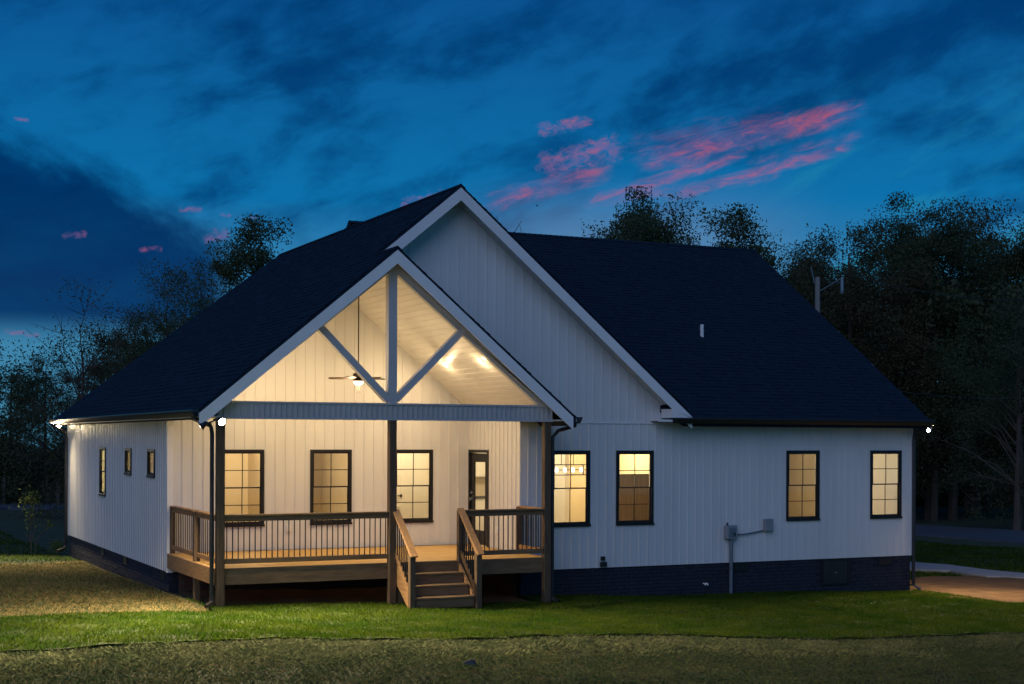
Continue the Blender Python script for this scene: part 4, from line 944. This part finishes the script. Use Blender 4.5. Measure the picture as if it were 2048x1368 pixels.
# stone lying in the rough grass
q = gpt(942, 1324); bm = bmesh.new(); bmesh.ops.create_icosphere(bm, subdivisions=3, radius=1)
for v in bm.verts:
    k = 1 + .13*math.sin(v.co.x*4 + 1) + .1*math.sin(v.co.y*5 + v.co.z*3); v.co = Vector((v.co.x*.10*k, v.co.y*.08*k, v.co.z*.05*k)) + q + Vector((0, 0, -.02))
me = bpy.data.meshes.new('stone'); bm.to_mesh(me); bm.free(); tag(link('stone', me, 'stone', None, True), 'dark stone lying in the rough grass in front of the steps', 'stone')

# ------------------------------------------------------------------ grass
def blades(name, m, x0, x1, y0, y1, dens, hgt, wid, mask, lift, lab, lie=0., seed=1, clump=0.):
    g = np.random.default_rng(seed); n = int((x1 - x0)*(y1 - y0)*dens)
    x = g.uniform(x0, x1, n); y = g.uniform(y0, y1, n)
    if clump: x += clump*np.sin(y*7 + x*3)*g.random(n); y += clump*np.sin(x*6 - y*4)*g.random(n)
    r, d = rd_of(x, y); k = mask(x, y) & (np.abs(r) < d*.37 + .6) & (d > 16.8); x, y = x[k], y[k]; n = len(x)
    z = gz(x, y) + lift; a = g.uniform(0, 2*np.pi, n); h = hgt*g.uniform(.45, 1.25, n); tl = g.uniform(.1, .75, n) + lie
    tx, ty = np.cos(a), np.sin(a); wx, wy = -ty*wid/2, tx*wid/2
    w = g.uniform(.6, 1.4, n); B = np.stack([x, y, z], -1); S_ = np.stack([wx*w, wy*w, np.zeros(n)], -1)
    mid = B + np.stack([tx*h*tl*.35, ty*h*tl*.35, h*(.55 if lie < 1 else .12)], -1); tip = B + np.stack([tx*h*tl, ty*h*tl, h*(1. if lie < 1 else .16)*(1 - .25*np.minimum(tl, 1))], -1)
    V = np.stack([B - S_, B + S_, mid + S_*.7, tip, mid - S_*.7], 1).reshape(-1, 3)
    o = link(name, npmesh(name, V, np.arange(n*5).reshape(-1, 5), m), None); tag(stuff(o), lab, 'grass'); return o
def rough(x, y): r, d = rd_of(x, y); return (d < sod_near(r) - .01)
def yard(x, y):
    r, d = rd_of(x, y); return (d > sod_near(r)) & ~sod_mask(x, y) & ~((y > YB - .1) & (x > -.05) & (x < 17)) & ~((y > -1.3) & (x > -.1) & (x < 17))
claym = poly_mask(cl)
def sod_edge(x, y): r, d = rd_of(x, y); return sod_mask(x, y) | ((d > sod_near(r) - .09 - .05*np.sin(r*11)) & (d <= sod_near(r)))
blades('lawn_grass', 'grass', -9.5, 20, -9.5, 1.2, 1700, .055, .007, sod_edge, .0, 'short green lawn grass in a strip along the porch and rear wall', seed=1)
blades('rough_grass', 'dry', -9, 16, -14, 1, 1300, .060, .006, rough, -.065, 'rough half-dry grass in the open ground before the lawn strip', .25, 2, .1)
blades('dead_grass_lit_band', 'deadgrass_lit', -9, 16, -14, 1, 1500, .065, .006, lambda x, y: rough(x, y) & (rd_of(x, y)[1] > sod_near(rd_of(x, y)[0]) - 1.25 - .45*np.sin(x*.9 + y*.6) - .25*np.sin(x*2.7 - y) - 1.1*nrng.random(x.shape)**2), -.055, 'dead grass in a band just before the lawn strip, coloured pale for flood light', .5, 8)  # bright flood-lit strip and its sharp falloff put into the blade colour
blades('loose_straw', 'straw', -9, 16, -14, 1, 120, .085, .005, rough, -.04, 'loose pale straw scattered in the rough grass before the lawn', 1.2, 3)
blades('straw_mulch', 'straw', -11, -.02, -3.5, 17, 900, .10, .006, lambda x, y: yard(x, y) & (rd_of(x, y)[1] < 38.5 + 1.2*np.sin(x)), -.05, 'pale straw mulch spread over the yard beside the long wall', 1.2, 4)
blades('yard_grass', 'dry', -11, -.02, -3.5, 17, 260, .06, .007, yard, -.05, 'thin new grass coming up through the straw beside the long wall', .2, 5)
blades('field_grass', 'grass', -16, -.02, 10, 60, 90, .10, .02, lambda x, y: yard(x, y) & (rd_of(x, y)[1] > 38), -.07, 'dark green grass of the side yard beyond the straw', .1, 6)
blades('verge_grass', 'grass', 15, 34, -1, 22, 300, .08, .012, lambda x, y: ~claym(x, y) & (x > 16.95) & ~sod_mask(x, y), -.05, 'grass along the walk beside the clay patch', .1, 7)
